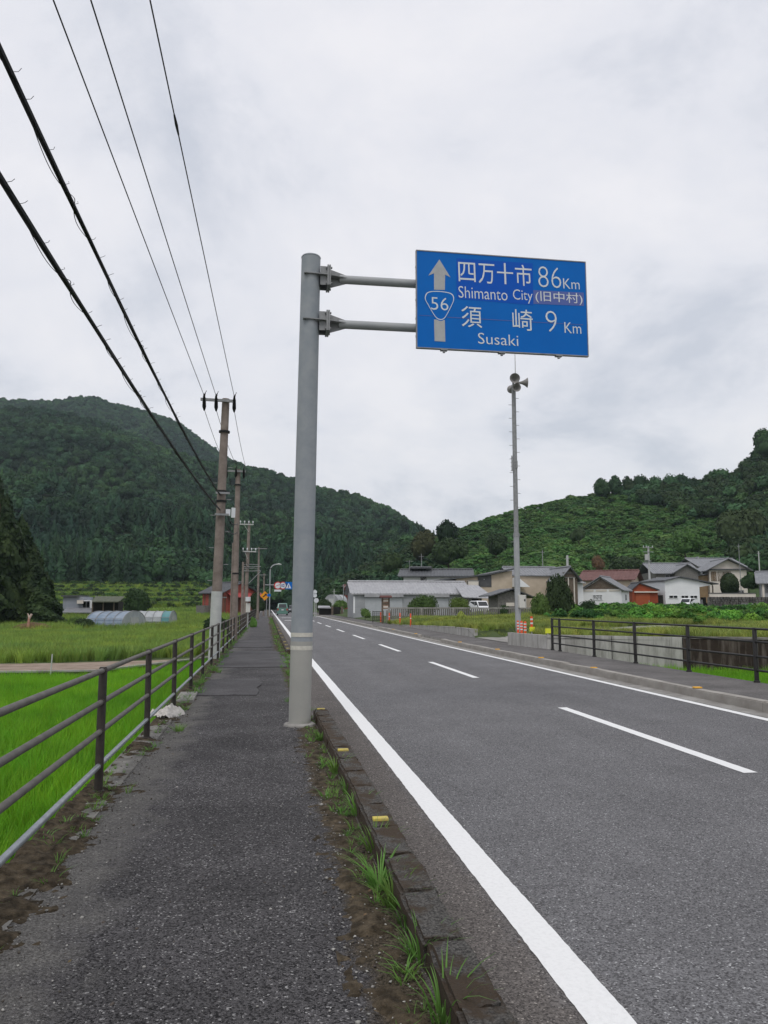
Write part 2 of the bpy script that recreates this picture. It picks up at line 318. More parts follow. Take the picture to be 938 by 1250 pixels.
def link_copy(o, parent=None, loc=None):
    c = o.copy(); COL.objects.link(c); c.parent = parent
    if loc is not None: c.location = loc
    return c
def copy_tree(o, parent=None):
    c = o.copy(); COL.objects.link(c); c.parent = parent
    for ch in list(o.children): copy_tree(ch, c)
    return c
def struct(name, mb, m, **kw):
    o = mb.build(name, m, **kw); o['kind'] = 'structure'; return o
def np_mesh(name, V, F, m, smooth=False, link=True):
    """F: (n,k) array of equal-sized faces"""
    me = bpy.data.meshes.new(name); V = np.asarray(V, np.float32); F = np.asarray(F, np.int32); n, k = F.shape
    me.vertices.add(len(V)); me.vertices.foreach_set('co', V.ravel())
    me.loops.add(n*k); me.loops.foreach_set('vertex_index', F.ravel())
    me.polygons.add(n); me.polygons.foreach_set('loop_start', np.arange(0, n*k, k)); me.polygons.foreach_set('loop_total', np.full(n, k))
    if smooth: me.polygons.foreach_set('use_smooth', [True]*n)
    me.materials.append(m); me.update(); me.validate()
    o = bpy.data.objects.new(name, me)
    if link: COL.objects.link(o)
    return o
# ------------------------------------------------------------------ foliage
def ico(sub):
    bm = bmesh.new(); bmesh.ops.create_icosphere(bm, subdivisions=sub, radius=1.0)
    V = np.array([v.co[:] for v in bm.verts]); F = np.array([[v.index for v in f.verts] for f in bm.faces]); bm.free(); return V, F
ICO1, ICO2, ICO3 = ico(1), ico(2), ico(3)
def unit(a): return a/np.maximum(np.linalg.norm(a, axis=1, keepdims=True), 1e-9)
def cards(P, Nn, size, g, droop=.0):
    """leaf sprays: one bent quad pair (two triangles folded) per point"""
    n = len(P); t = unit(np.cross(Nn, g.normal(size=(n, 3)))); b = np.cross(Nn, t)
    s = (size*g.uniform(.6, 1.3, n))[:, None]
    a0 = P-t*s*.5; a1 = P+t*s*.5; tip = P+b*s*.55+Nn*s*.12; tail = P-b*s*.55-Nn*s*.18
    tip[:, 2] -= droop*s[:, 0]
    V = np.concatenate([a0, tip, a1, tail], 1).reshape(-1, 3)
    F = np.arange(4*n).reshape(n, 4); F = np.concatenate([F[:, [0, 1, 2]], F[:, [0, 2, 3]]]); return V, F
def join(parts):
    Vs, Fs, k = [], [], 0
    for V, F in parts: Vs.append(V); Fs.append(F+k); k += len(V)
    return np.concatenate(Vs), np.concatenate(Fs)
def broad(seed, lobes=7, n=420, leaf=.22, flat=.8, core=True, spread=.55, lob=(.38, .62)):
    """broadleaf crown, about 1 in radius, z from 0 to ~1.7"""
    g = np.random.default_rng(seed); parts = []
    C = g.normal(size=(lobes, 3)); C = unit(C)*g.uniform(.25, spread, (lobes, 1)); C[:, 2] = np.abs(C[:, 2])*1.1*flat
    C[0] = (0, 0, .25); r = g.uniform(*lob, lobes); r[0] = max(r)
    C[:, 2] += .55
    for c, q in zip(C, r):
        if core:
            V, F = ICO2; d = 1+.22*np.sin(V@g.normal(size=(3, 2))*4).sum(1)/2
            parts.append((V*(q*.82*d)[:, None]*[1, 1, flat]+c, F))
        m = max(8, int(n*q*q/np.sum(r*r))); D = unit(g.normal(size=(m, 3))); D[:, 2] = np.where(D[:, 2] < -.35, -D[:, 2], D[:, 2])
        P = D*q*g.uniform(.80, 1.12, (m, 1))*[1, 1, flat]+c
        parts.append(cards(P, unit(D+g.normal(size=(m, 3))*.55+[0, 0, .35]), leaf, g))
    return join(parts)
def conif(seed, n=420, leaf=.16, pw=.85, core=True):
    """conical cedar crown: radius ~.33, z 0..1"""
    g = np.random.default_rng(seed); parts = []
    if core:
        k, m = 9, 10; V = []; F = []
        for i in range(k):
            z = i/(k-1); rr = .26*(1-z)**pw+.004
            for j in range(m):
                a = 2*math.pi*j/m; w = rr*g.uniform(.75, 1.1); V.append((w*math.cos(a), w*math.sin(a), z*.97+.01))
        for i in range(k-1):
            for j in range(m):
                q = (j+1) % m; F += [(i*m+j, i*m+q, (i+1)*m+q), (i*m+j, (i+1)*m+q, (i+1)*m+j)]
        parts.append((np.array(V), np.array(F)))
    z = 1-np.sqrt(g.uniform(0, 1, n)); a = g.uniform(0, 2*math.pi, n)
    rr = .31*(1-z)**pw*g.uniform(.75, 1.12, n)*(1+.22*np.sin(a*3+z*19))
    P = np.stack([rr*np.cos(a), rr*np.sin(a), z*.98+.02], 1); D = np.stack([np.cos(a), np.sin(a), .35+0*a], 1)
    parts.append(cards(P, unit(D+g.normal(size=(n, 3))*.5), leaf*(.45+.75*(1-z)), g, .25))
    return join(parts)
def blades(seed, n, h, w, spread, lean=.35, segs=3, tuft=.05):
    """grass or rice clump: bent tapering blades"""
    g = np.random.default_rng(seed); V = []; F = []
    for i in range(n):
        a = g.uniform(0, 2*math.pi); r0 = tuft*math.sqrt(g.uniform()); hh = h*g.uniform(.55, 1.05); ln = lean*g.uniform(.2, 1.2)*hh; ww = w*g.uniform(.7, 1.3)
        d = np.array([math.cos(a), math.sin(a), 0]); t = np.array([-d[1], d[0], 0]); b = len(V); p0 = d*r0+np.array([0, 0, 0])
        ph = g.uniform(-.6, .6); t = t*math.cos(ph)+d*math.sin(ph)
        for k in range(segs+1):
            s = k/segs; p = p0+d*(ln*s*s+spread*s*g.uniform(.9, 1.1))+np.array([0, 0, hh*(s-.35*lean*s*s*s)])
            q = ww*(1-s**1.6)*.5+.0004
            V += [p-t*q, p+t*q]
        for k in range(segs):
            c = b+2*k; F += [(c, c+1, c+3), (c, c+3, c+2)]
    return np.array(V), np.array(F)
_src = {}
def proto(name, VF, m):
    o = np_mesh(name, VF[0], VF[1], m, link=False); return o
def scatter(name, P, scl, rotz, vid, protos, label=None, tilt=None):
    """one stuff object: instances of the prototypes on points"""
    n = len(P); me = bpy.data.meshes.new(name); me.vertices.add(n); me.vertices.foreach_set('co', np.asarray(P, np.float32).ravel())
    rot = np.zeros((n, 3), np.float32); rot[:, 2] = rotz
    if tilt is not None: rot[:, :2] = tilt
    s = np.asarray(scl, np.float32)
    if s.ndim == 1: s = np.repeat(s[:, None], 3, 1)
    A = me.attributes.new('rot', 'FLOAT_VECTOR', 'POINT'); A.data.foreach_set('vector', rot.ravel())
    A = me.attributes.new('scl', 'FLOAT_VECTOR', 'POINT'); A.data.foreach_set('vector', s.ravel())
    A = me.attributes.new('vid', 'INT', 'POINT'); A.data.foreach_set('value', np.asarray(vid, np.int32))
    o = bpy.data.objects.new(name, me); COL.objects.link(o); o['kind'] = 'stuff'
    if label: o['label'] = label
    gt = bpy.data.node_groups.new(name+'_nodes', 'GeometryNodeTree')
    gt.interface.new_socket('Geometry', in_out='INPUT', socket_type='NodeSocketGeometry'); gt.interface.new_socket('Geometry', in_out='OUTPUT', socket_type='NodeSocketGeometry')
    gi = gt.nodes.new('NodeGroupInput'); go = gt.nodes.new('NodeGroupOutput'); ip = gt.nodes.new('GeometryNodeInstanceOnPoints')
    jn = gt.nodes.new('GeometryNodeJoinGeometry')
    for p in reversed(protos):
        oi = gt.nodes.new('GeometryNodeObjectInfo'); oi.inputs[0].default_value = p; oi.inputs['As Instance'].default_value = True
        gt.links.new(oi.outputs['Geometry'], jn.inputs[0])
    def attr(nm, ty):
        q = gt.nodes.new('GeometryNodeInputNamedAttribute'); q.data_type = ty; q.inputs[0].default_value = nm; return q.outputs[0]
    gt.links.new(gi.outputs[0], ip.inputs['Points']); gt.links.new(jn.outputs[0], ip.inputs['Instance'])
    ip.inputs['Pick Instance'].default_value = True
    gt.links.new(attr('vid', 'INT'), ip.inputs['Instance Index']); gt.links.new(attr('rot', 'FLOAT_VECTOR'), ip.inputs['Rotation']); gt.links.new(attr('scl', 'FLOAT_VECTOR'), ip.inputs['Scale'])
    gt.links.new(ip.outputs[0], go.inputs[0])
    md = o.modifiers.new('scatter', 'NODES'); md.node_group = gt
    return o
def S(a, b, x): t = np.clip((np.asarray(x, float)-a)/(b-a), 0, 1); return t*t*(3-2*t)
def fbm(x, y, s, seed=0.0):
    x = np.atleast_1d(x); y = np.atleast_1d(y)
    return np.array([mnoise.fractal(Vector((float(a)/s+seed, float(b)/s-seed*.7, seed)), 1.0, 2.0, 4) for a, b in zip(x.ravel(), y.ravel())]).reshape(x.shape)
def grid_mesh(name, X, Y, Z, m, smooth=True):
    a, b = X.shape; V = np.stack([X, Y, Z], -1).reshape(-1, 3); i = np.arange(a*b).reshape(a, b)
    F = np.stack([i[:-1, :-1], i[:-1, 1:], i[1:, 1:], i[1:, :-1]], -1).reshape(-1, 4)
    o = np_mesh(name, V, F, m, smooth); o['kind'] = 'structure'; return o

#SECTION2
# ================================================================== SETTING
def cs(Y): return .0035*max(0.0, Y-30)          # the road bears very slightly right
ROAD_END = 250.0
def strip(name, x0, x1, y0, y1, z, m, ny=None, kind=True):
    ny = ny or max(1, int((y1-y0)/6)); ys = np.linspace(y0, y1, ny+1); mb = MB()
    for a, b in zip(ys[:-1], ys[1:]):
        mb.poly([(x0+cs(a), a, z), (x1+cs(a), a, z), (x1+cs(b), b, z), (x0+cs(b), b, z)])
    o = mb.build(name, m)
    if kind: o['kind'] = 'structure'
    return o
def painted(name, x0, x1, y0, y1, z, m):
    """a painted stripe whose edges follow the grain of the asphalt"""
    g = random.Random(int(y0*100+x0*1000)); ys = [y0]
    while ys[-1] < y1: ys.append(min(y1, ys[-1]+.018+.0045*max(0, ys[-1])**1.3))
    P = [(x0+cs(y)+g.uniform(-.0028, .0028), x1+cs(y)+g.uniform(-.0028, .0028), y) for y in ys]; mb = MB()
    for a, b in zip(P[:-1], P[1:]): mb.poly([(a[0], a[2], z), (a[1], a[2], z), (b[1], b[2], z), (b[0], b[2], z)])
    o = mb.build(name, m); o['kind'] = 'structure'; return o
struct('ground', MB().poly([(-3000, -1500, -1.2), (3000, -1500, -1.2), (3000, 4000, -1.2), (-3000, 4000, -1.2)]), M_GROUND)
emb = MB()
for a, b in ((-8, 30), (30, 120), (120, ROAD_END)):
    emb.prism([(-1.5+cs(a), a, -1.19), (9.38+cs(a), a, -1.19), (9.38+cs(b), b, -1.19), (-1.5+cs(b), b, -1.19)], (0, 0, 1.18))
struct('road_embankment', emb, M_CONCD)
strip('road', .60, 7.56, -8, ROAD_END, 0.0, M_ROAD)
# left pavement: slightly uneven sheet
ys = np.concatenate([np.linspace(-6, 16, 90), np.linspace(16.5, ROAD_END, 110)]); xs = np.linspace(-1.26, .72, 15)
XX, YY = np.meshgrid(xs, ys); sh = np.vectorize(cs)(YY)
ZZ = .006+.007*np.maximum(0, fbm(XX, YY, 1.3, 3.1)) + .02*np.exp(-((YY-9.9-.25*XX)/.16)**2)
grid_mesh('pavement', XX+sh, YY, ZZ, M_WALK)
def patch(x0, x1, y0, y1, name='asphalt_patch'):
    g = np.random.default_rng(int(y0*10)); pts = []
    for (a, b, c, d) in ((x0, y0, x1, y0), (x1, y0, x1, y1), (x1, y1, x0, y1), (x0, y1, x0, y0)):
        for k in range(5): t = k/5; pts.append((a+(c-a)*t+g.normal()*.03, b+(d-b)*t+g.normal()*.05, .030))
    struct(name, MB().prism([(p[0], p[1], .0) for p in pts], (0, 0, .026)), M_PATCH)
patch(-1.2, -.05, 14.3, 17.3); patch(-1.2, .68, 20.5, 27.5); patch(-1.15, .3, 30, 36)
strip('concrete_edging', -1.52, -1.255, -6, ROAD_END, .012, M_CONCD)
strip('gutter', 7.21, 7.57, -8, ROAD_END, .004, M_CONC)
# painted markings
painted('edge_line', 1.28, 1.47, -2, ROAD_END, .004, M_PAINT)
painted('edge_line', 7.03, 7.18, -2, ROAD_END, .005, M_PAINT)
def dashes():
    y = -2.8
    while y < 200:
        painted('centre_dash', 4.64, 4.79, y, y+4.85, .004, M_PAINT); y += 9.92
dashes()
for y in (80, 97): strip('cross_bar', 1.9, 3.5, y, y+1.2, .0055, M_PAINT, 1)
# ---------------- left kerb of separate blocks
kerb = thing('kerb', 'mossy grey concrete kerb between pavement and road', None, kind='structure')
def kerb_block_mesh(seed, L, w, h, chip=.012):
    g = np.random.default_rng(seed); mb = MB(); nx, ny = 4, 6
    bm = bmesh.new(); bmesh.ops.create_cube(bm, size=1.0)
    for v in bm.verts: v.co = (v.co.x*w, v.co.y*(L-.003), (v.co.z+.5)*h)
    ed = [e_ for e_ in bm.edges if all(v.co.z > h*.5 for v in e_.verts)]
    bmesh.ops.bevel(bm, geom=ed, offset=.018, segments=2, affect='EDGES')
    bmesh.ops.subdivide_edges(bm, edges=[e_ for e_ in bm.edges if e_.calc_length() > .1], cuts=5, use_grid_fill=True)
    for v in bm.verts:
        n = mnoise.noise_vector(v.co*9+Vector((seed*3.1, 0, 0)))*chip+mnoise.noise_vector(v.co*34+Vector((seed*5.7, 3, 0)))*chip*.45; v.co += n
    me = bpy.data.meshes.new('kerb_block'); bm.to_mesh(me); bm.free(); me.polygons.foreach_set('use_smooth', [True]*len(me.polygons)); me.set_sharp_from_angle(angle=R(45)); return me
KB = [kerb_block_mesh(k, .6, .20, .15, .014) for k in range(5)]
for m_ in KB: m_.materials.append(M_KERB)
def kerb_line(root, x, y0, y1, L, meshes, name, rnd=.006):
    n = int(round((y1-y0)/L))
    for k in range(n):
        y = y0+(k+.5)*L; o = bpy.data.objects.new(name, meshes[(k*7+3) % len(meshes)]); COL.objects.link(o); o.parent = root
        o.location = (x+cs(y)+random.uniform(-rnd, rnd), y, random.uniform(-rnd, rnd)-.015); o.rotation_euler = (random.uniform(-.01, .01), random.uniform(-.015, .015), random.uniform(-.006, .006))
kerb_line(kerb, .835, .6, 11.4, .6, KB, 'kerb_block')
kerb_line(kerb, .835, 26.0, 104.0, .6, KB, 'kerb_block')
rf = MB().box(-.055, .055, -.032, .032, 0, .022).build('reflector', M_YEL, kerb, bevel=.006)
rf.location = (.83, 11.32, .130)
for y in (8.15, 5.55, 27.0, 29.2, 31.6, 36, 41, 46, 52, 58): c = link_copy(rf, kerb, (.83+cs(y), y, .130))
# ---------------- right pavement and kerb
strip('far_pavement', 7.74, 9.40, -8, ROAD_END, .15, asphalt('far_asphalt', (.115, .108, .105), (.08, .075, .072), (.2, .19, .18), 120, .03, .4, .005))
kr = thing('kerb', 'pale concrete kerb on the far side of the road', None, kind='structure')
KR = [kerb_block_mesh(20+k, 2.0, .20, .165, .004) for k in range(3)]
for m_ in KR: m_.materials.append(mat('far_kerb_concrete', (.25, .232, .208), .9, (.36, .34, .31), 2.0, bump=.3, bscale=30))
KL = [kerb_block_mesh(30, 1.0, .20, .05, .004)]; KL[0].materials.append(MATS['far_kerb_concrete'])
kerb_line(kr, 7.645, 1.0, 33.0, 2.0, KR, 'kerb_block', .003); kerb_line(kr, 7.645, 33.0, 38.0, 1.0, KL, 'lowered_kerb_block', .003)
kerb_line(kr, 7.645, 38.0, 52.0, 2.0, KR, 'kerb_block', .003); kerb_line(kr, 7.645, 52.0, 56.0, 1.0, KL, 'lowered_kerb_block', .003); kerb_line(kr, 7.645, 56.0, 200.0, 2.0, KR, 'kerb_block', .003)
struct('ramp', MB().prism([(7.56+cs(33), 33, .0), (7.56+cs(38), 38, .0), (7.76+cs(38), 38, .0), (7.76+cs(33), 33, .0)], (0, 0, .03)), M_CONC)
struct('pavement_edge', MB().prism([(7.735, -8, -.01), (9.39, -8, -.01), (9.39, 30, -.01), (7.735, 30, -.01)], (0, 0, .155)).prism([(7.735, 30.001, -.01), (9.39, 30.001, -.01), (9.39+cs(200), 200, -.01), (7.735+cs(200), 200, -.01)], (0, 0, .155)), M_CONC)
for k, y in enumerate((13.0, 17.4, 20.9, 25.0, 30.0, 39, 46)):
    c = MB().box(-.07, .07, -.05, .05, 0, .025).build('reflector', mat('amber_reflector', (.75, .40, .05), .45), kr, bevel=.008); c.location = (7.66, y, .150)
# ---------------- left fields
WALLP = [(-46, 27.0), (-5.6, 28.0), (-2.15, 34.6), (-1.72, 46), (-1.6, 76)]
struct('paddy_mud', MB().poly([(-60, -8, -1.0), (-1.5, -8, -1.0), (-1.5, 46, -1.0), (-60, 28, -1.0)]), M_MUD)
struct('crop_field', MB().poly([(-90, 26.9, -.68), WALLP[0]+(-.68,), WALLP[1]+(-.68,), WALLP[2]+(-.68,), WALLP[3]+(-.68,), (-1.5, 76, -.68), (-90, 76, -.68)]), M_GROUND)
struct('dirt_track', MB().poly([(-46, 27.1, -.672), (-5.8, 28.1, -.672), (-3.0, 33.2, -.672), (-3.6, 34.0, -.672), (-8, 32.6, -.672), (-46, 31.6, -.672)]), M_DIRT)
pw = thing('paddy_wall', 'low dark concrete wall edging the bright green rice paddy', 'wall', (-5.6, 28, -1.0))
for (a, b) in zip(WALLP[:-1], WALLP[1:]):
    d = Vector((b[0]-a[0], b[1]-a[1], 0)); n = Vector((-d.y, d.x, 0)).normalized(); ctr = Vector(((a[0]+b[0])/2+5.6, (a[1]+b[1])/2-28, 0))
    MB().obox(ctr, d, n*.16, (0, 0, .36)).build('wall_section', mat('dark_brown_concrete', (.03, .026, .022), .9, (.075, .06, .05), 3, bump=.5), pw)  # wall faces in a very dark brown
    MB().obox(ctr+Vector((0, 0, .36)), d, n*.24, (0, 0, .055)).build('coping', M_CONC, pw)
def zl(x, y):
    x = np.asarray(x, float); y = np.asarray(y, float); s = x/y
    z = -.68+.62*S(70, 125, y)
    tr = np.clip((y-150)/15.0, 0, 6); st = np.floor(tr)+S(.72, 1.0, tr-np.floor(tr))
    w = S(-.042, -.075, s)
    return z+st*1.28*w*S(.45, .38, -s*0+np.abs(s)*.5)
def zl1(x, y): return float(zl(x, y))
ys = np.concatenate([np.linspace(70, 150, 30), np.linspace(151, 262, 112)]); ss = np.linspace(-.75, -.0075, 60)
SS, YY = np.meshgrid(ss, ys); XX = np.minimum(SS*YY, -1.45+.0035*(YY-30)); ZZ = zl(XX, YY)+.12*fbm(XX, YY, 9, 1.0)
grid_mesh('meadow', XX, YY, ZZ, M_GROUND)
# ---------------- right fields
RW = [(9.40, 25.1), (12.85, 22.5), (15.0, 21.4), (30.0, 15.5), (90.0, -8.0)]
def ywall(x): return np.interp(x, [p[0] for p in RW], [p[1] for p in RW])
def zr(x, y):
    x = np.asarray(x, float); y = np.asarray(y, float); s = x/np.maximum(y, 1)
    z = .52+.40*S(.28, .46, s)*S(25, 95, y)-.12*S(60, 80, y)*S(.32, .25, s)
    ze = .48-.31*S(36, 58, y)
    z = np.where(y > 34, ze+(z-ze)*S(9.4, 12.5, x), z)
    lane = .17+.4*S(9.4, 20, x); yy = y-(x-9.35)*.35; k = S(26.9, 27.7, yy)*S(34.4, 33.9, yy)*S(26, 23, x)
    return z*(1-k)+(np.minimum(z, lane-.06))*k
def zr1(x, y): return float(zr(x, y))
xs = np.concatenate([np.linspace(9.41, 24, 45), np.linspace(25, 170, 60)]); ts = np.concatenate([np.linspace(0, 1, 60)**1.3])
XX, TT = np.meshgrid(xs, ts); YY = ywall(XX)+TT*(165-ywall(XX)); XX = XX+.0035*np.maximum(0, YY-30); ZZ = zr(XX, YY)
grid_mesh('verge', XX, YY, ZZ, M_GROUND)
struct('paddy_mud', MB().poly([(9.38, -8, -.60), (90, -8, -.60), (90, -7.9, -.60)]+[(x, y, -.60) for x, y in RW[::-1][1:]]), M_MUD)
lane = MB(); lx = np.linspace(9.35, 24, 12)
for a, b in zip(lx[:-1], lx[1:]):
    q = lambda x, e: (x, 28.1+(x-9.35)*.35+e*5.6, .17+.4*float(S(9.4, 20, x)))
    lane.poly([q(a, 0), q(b, 0), q(b, 1), q(a, 1)])
struct('side_lane', lane, M_CONC)
def wall_run(root, name, a, b, z0, za, zb, th, m):
    d = Vector((b[0]-a[0], b[1]-a[1], 0)); n = Vector((-d.y, d.x, 0)).normalized()*th
    A = Vector((a[0], a[1], 0)); B = Vector((b[0], b[1], 0)); mb = MB()
    mb.prism([A+Vector((0, 0, z0)), B+Vector((0, 0, z0)), B+Vector((0, 0, zb)), A+Vector((0, 0, za))], n); return mb.build(name, m, root)
def drip_mat(name, c1, c2, c3):
    m = mat(name, c1, .9, c2, 2.0, bump=.3, bscale=30); t = m.node_tree; p = t.nodes['Principled BSDF']
    src = p.inputs['Base Color'].links[0].from_socket; g = N(t, 'ShaderNodeNewGeometry'); mp = N(t, 'ShaderNodeMapping'); mp.inputs['Scale'].default_value = (3.5, 3.5, .35); t.links.new(g.outputs['Position'], mp.inputs[0])
    nz = N(t, 'ShaderNodeTexNoise'); nz.inputs['Scale'].default_value = 1.6; nz.inputs['Detail'].default_value = 6; nz.inputs['Roughness'].default_value = .7; t.links.new(mp.outputs[0], nz.inputs['Vector'])
    mr = N(t, 'ShaderNodeMapRange'); mr.inputs[1].default_value = .46; mr.inputs[2].default_value = .68; t.links.new(nz.outputs['Fac'], mr.inputs[0])
    t.links.new(mixc(t, mr.outputs[0], src, c3), p.inputs['Base Color']); return m
M_WALL1 = drip_mat('streaked_wall_concrete', (.37, .36, .335), (.46, .45, .43), (.21, .205, .19))
M_WALL2 = drip_mat('black_stained_concrete', (.020, .014, .011), (.045, .032, .025), (.13, .11, .095))
rw = thing('retaining_wall', 'pale streaked concrete retaining wall below the yellow grass, ending at a black stained stretch', 'wall')
wall_run(rw, 'wall_section', (8.95, 27.9), (9.42, 25.12), -.95, .60, .60, .18, M_WALL1)
for k in range(2):
    f = lambda t: (9.42+(12.85-9.42)*t, 25.12+(22.5-25.12)*t)
    wall_run(rw, 'wall_section', f(k/2), f((k+1)/2-.006), -1.0, .62, .62, .2, M_WALL1)
rw2 = thing('retaining_wall', 'black mould stained retaining wall standing over the far rice paddy', 'wall')
for a, b in zip(RW[1:-1], RW[2:]): wall_run(rw2, 'wall_section', a, b, -1.0, .60, .60, .22, M_WALL2)
for a, b in zip(RW[1:-1], RW[2:]): wall_run(rw2, 'coping', (a[0]+.02, a[1]-.03), (b[0], b[1]-.03), .58, .645, .645, .3, M_CONCD)
lw = thing('retaining_wall', 'low concrete edging wall between far pavement and grass verge beside the side lane', 'wall')
for k in range(6):
    y0 = 34.3+k*4; y1 = y0+3.97; z = lambda y: .53-.33*float(S(36, 58, y))
    wall_run(lw, 'wall_section', (9.42+cs(y0), y0), (9.42+cs(y1), y1), 0, z(y0), z(y1), -.16, M_WALL1)
# ---------------- mountains and hills: z = y * (foot + (ridge - foot) * S)
def ang(pts, shift=0): # silhouette pixels -> (x/y, z/y)
    a = [at(u, v+shift, 100.0) for u, v in pts]; return [p.x/100 for p in a], [(p.z-EYE)/100 for p in a]
class Slope:
    def __init__(s, sil, foot, y0, y1, amp, seed, p=1.0, shift=0):
        s.S, s.A = ang(sil, shift); s.F, s.B = ang(foot); s.y0, s.y1, s.amp, s.seed, s.p = y0, y1, amp, seed, p
    def z(s, x, y):
        x = np.asarray(x, float); y = np.asarray(y, float); k = x/y; r = np.clip((y-s.y0)/(s.y1-s.y0), 0, 1.3)
        a = np.interp(k, s.S, s.A); b = np.interp(k, s.F, s.B)*S(s.y0-.24*(s.y1-s.y0), s.y0+.02*(s.y1-s.y0), y); f = np.where(r <= 1, r**s.p, 1-(r-1)*1.6)
        n = s.amp*fbm(x, y, 90, s.seed)*np.clip(r*4, 0, 1)*np.clip((1.0-r)*4, 0.12, 1)
        return EYE*np.clip(r*3, 0, 1)+y*(b+(a-b)*f)+n
    def grid(s, name, k0, k1, nk, ny, m):
        K, Y = np.meshgrid(np.linspace(k0, k1, nk), s.y0+(s.y1-s.y0)*np.linspace(-.25, 1.25, ny)); X = K*Y
        return grid_mesh(name, X, Y, s.z(X, Y), m)
    def pts(s, n, k0, k1, r0, r1, seed, cond=None):
        g = np.random.default_rng(seed); r = g.uniform(r0, r1, n); Y = s.y0+(s.y1-s.y0)*r; K = g.uniform(k0, k1, n); X = K*Y
        w = g.uniform(0, 1, n) < (Y/Y.max()); X, Y, r, K = X[w], Y[w], r[w], K[w]
        if cond is not None: c = cond(X/Y, r); X, Y, r = X[c], Y[c], r[c]
        return np.stack([X, Y, s.z(X, Y)], 1), r
MT = Slope([(-260, 560), (-100, 520), (0, 507), (60, 508), (115, 520), (150, 533), (200, 556), (250, 572), (290, 575), (330, 585), (390, 607), (430, 614), (480, 632), (515, 653), (560, 690), (620, 735)],
           [(-260, 715), (0, 708), (200, 708), (255, 718), (300, 738), (640, 738)], 248, 620, 22, 2.3, .9)
MT.grid('mountain', -.85, .34, 130, 60, M_HILLG)
MF = Slope([(-260, 560), (-60, 505), (0, 492), (60, 494), (95, 490), (115, 489), (150, 500), (210, 516), (260, 552), (330, 600), (400, 660)], [(-260, 640), (400, 700)], 650, 1050, 20, 8.8)
MF.grid('far_mountain', -.85, .06, 90, 30, M_HILLG)
HR = Slope([(380, 738), (410, 728), (440, 712), (470, 694), (500, 672), (545, 655), (600, 634), (640, 622), (700, 610), (725, 607), (850, 602), (880, 592), (910, 575), (938, 556), (1000, 510), (1150, 480), (1500, 470)],
           [(380, 738), (430, 734), (500, 722), (700, 712), (938, 708), (1500, 715)], 140, 262, 4, 5.5, .85)
HR.grid('hill', .06, 1.1, 130, 50, M_HILLL)
# ---------------- woodland cover (uncountable)
P_BR = [proto('crown_broad', broad(40+k, 7, 300, .26), M_FOREST) for k in range(4)]
P_CE = [proto('crown_cedar', conif(60+k, 330, .15), M_CEDAR) for k in range(3)]
P_KU = [proto('hill_bush', broad(80+k, 5, 230, .30, .6, True, .6), M_KUDZU) for k in range(3)]
P_DK = [proto('dark_crown', broad(90+k, 7, 380, .2, .85), M_BUSHD) for k in range(3)]
def forest(name, SL, n, k0, k1, r0, r1, seed, hs, ced, label, cond=None):
    P, r = SL.pts(n, k0, k1, r0, r1, seed, cond); g = np.random.default_rng(seed+1); m = len(P)
    fx = fbm(P[:, 0], P[:, 1], 70, 4.0); isc = (fx+ced(r)) > g.normal(size=m)*.12
    h = g.uniform(*hs, m); vid = np.where(isc, 4+g.integers(0, 3, m), g.integers(0, 4, m))
    sc = np.where(isc[:, None], np.stack([h*1.0, h*1.0, h*1.15], 1), np.stack([h*.40, h*.40, h*.48], 1))
    P[:, 2] += np.where(isc, -.5, h*.12)
    return scatter(name, P, sc, g.uniform(0, 6.28, m), vid, P_BR+P_CE, label)
forest('forest', MT, 16500, -.62, .32, -.02, 1.04, 11, (7.5, 11), lambda r: .22-1.1*r, 'dense dark green forest covering the big mountain')
forest('forest', MF, 11000, -.62, .03, .45, 1.05, 12, (8, 11), lambda r: -.75+0*r, 'hazy forest on the far mountain peak')
g_ = np.random.default_rng(5)
P, r = HR.pts(15000, .17, .85, 0, 1.02, 21); k = P[:, 0]/P[:, 1]; m_ = len(P)
sz = g_.uniform(.9, 1.9, m_)*np.where(fbm(P[:, 0], P[:, 1], 14, 7.0) > .12, 1.35, .85)
scatter('undergrowth', P, np.stack([sz*1.1, sz*1.1, sz*.8], 1), g_.uniform(0, 6.28, m_), g_.integers(0, 3, m_), P_KU, 'bright green vines and scrub covering the hillside')
def dcond(k, r): return (k > .60+.10*np.sin(r*5)) | (k < .235-.05*r)
P, r = HR.pts(2600, .08, .95, 0.02, 1.02, 22, dcond); m_ = len(P); sz = g_.uniform(2.3, 3.9, m_); P[:, 2] += .4
scatter('woodland', P, np.stack([sz, sz, sz*1.1], 1), g_.uniform(0, 6.28, m_), g_.integers(0, 7, m_), P_DK+P_BR, 'dark broadleaf woodland on the hill behind the houses')
# ================================================================== DIRECTION SIGN
PX0, PY0 = .50, 10.75
sg = thing('direction_sign', 'grey steel pole on the pavement holding out a big blue direction sign on two arms', 'road sign', (PX0, PY0, 0))
top = at(380, 315, PY0); tx = top.x-PX0; tz = top.z
def PP(z): return Vector((tx*z/tz, 0, z))
pole = MB().tube([PP(0), PP(tz*.5), PP(tz)], [.148, .146, .138], 32).tube([PP(tz), PP(tz+.02), PP(tz+.04)], [.143, .13, .06], 32).build('pole', mat('bluish_weathered_steel', (.235, .262, .285), .55, (.29, .31, .325), 5.0, bump=.04, bscale=120, spec=.35), sg, smooth=True)
zt_ = at(368, 783, PY0-.1).z; MB().tube([PP(-.02), PP(zt_)], [.1495, .1492], 32, False).build('lower_section', mat('grey_beige_tone', (.315, .315, .29), .6, (.355, .35, .32), 2.5, bump=.05, bscale=90, spec=.3), sg, smooth=True)  # lower part of the pole, lighter and more beige than the rest
MB().tube([(0, 0, -.05), (0, 0, .03), (0, 0, .042)], [.235, .215, .19], 11).build('footing', M_CONC, sg)
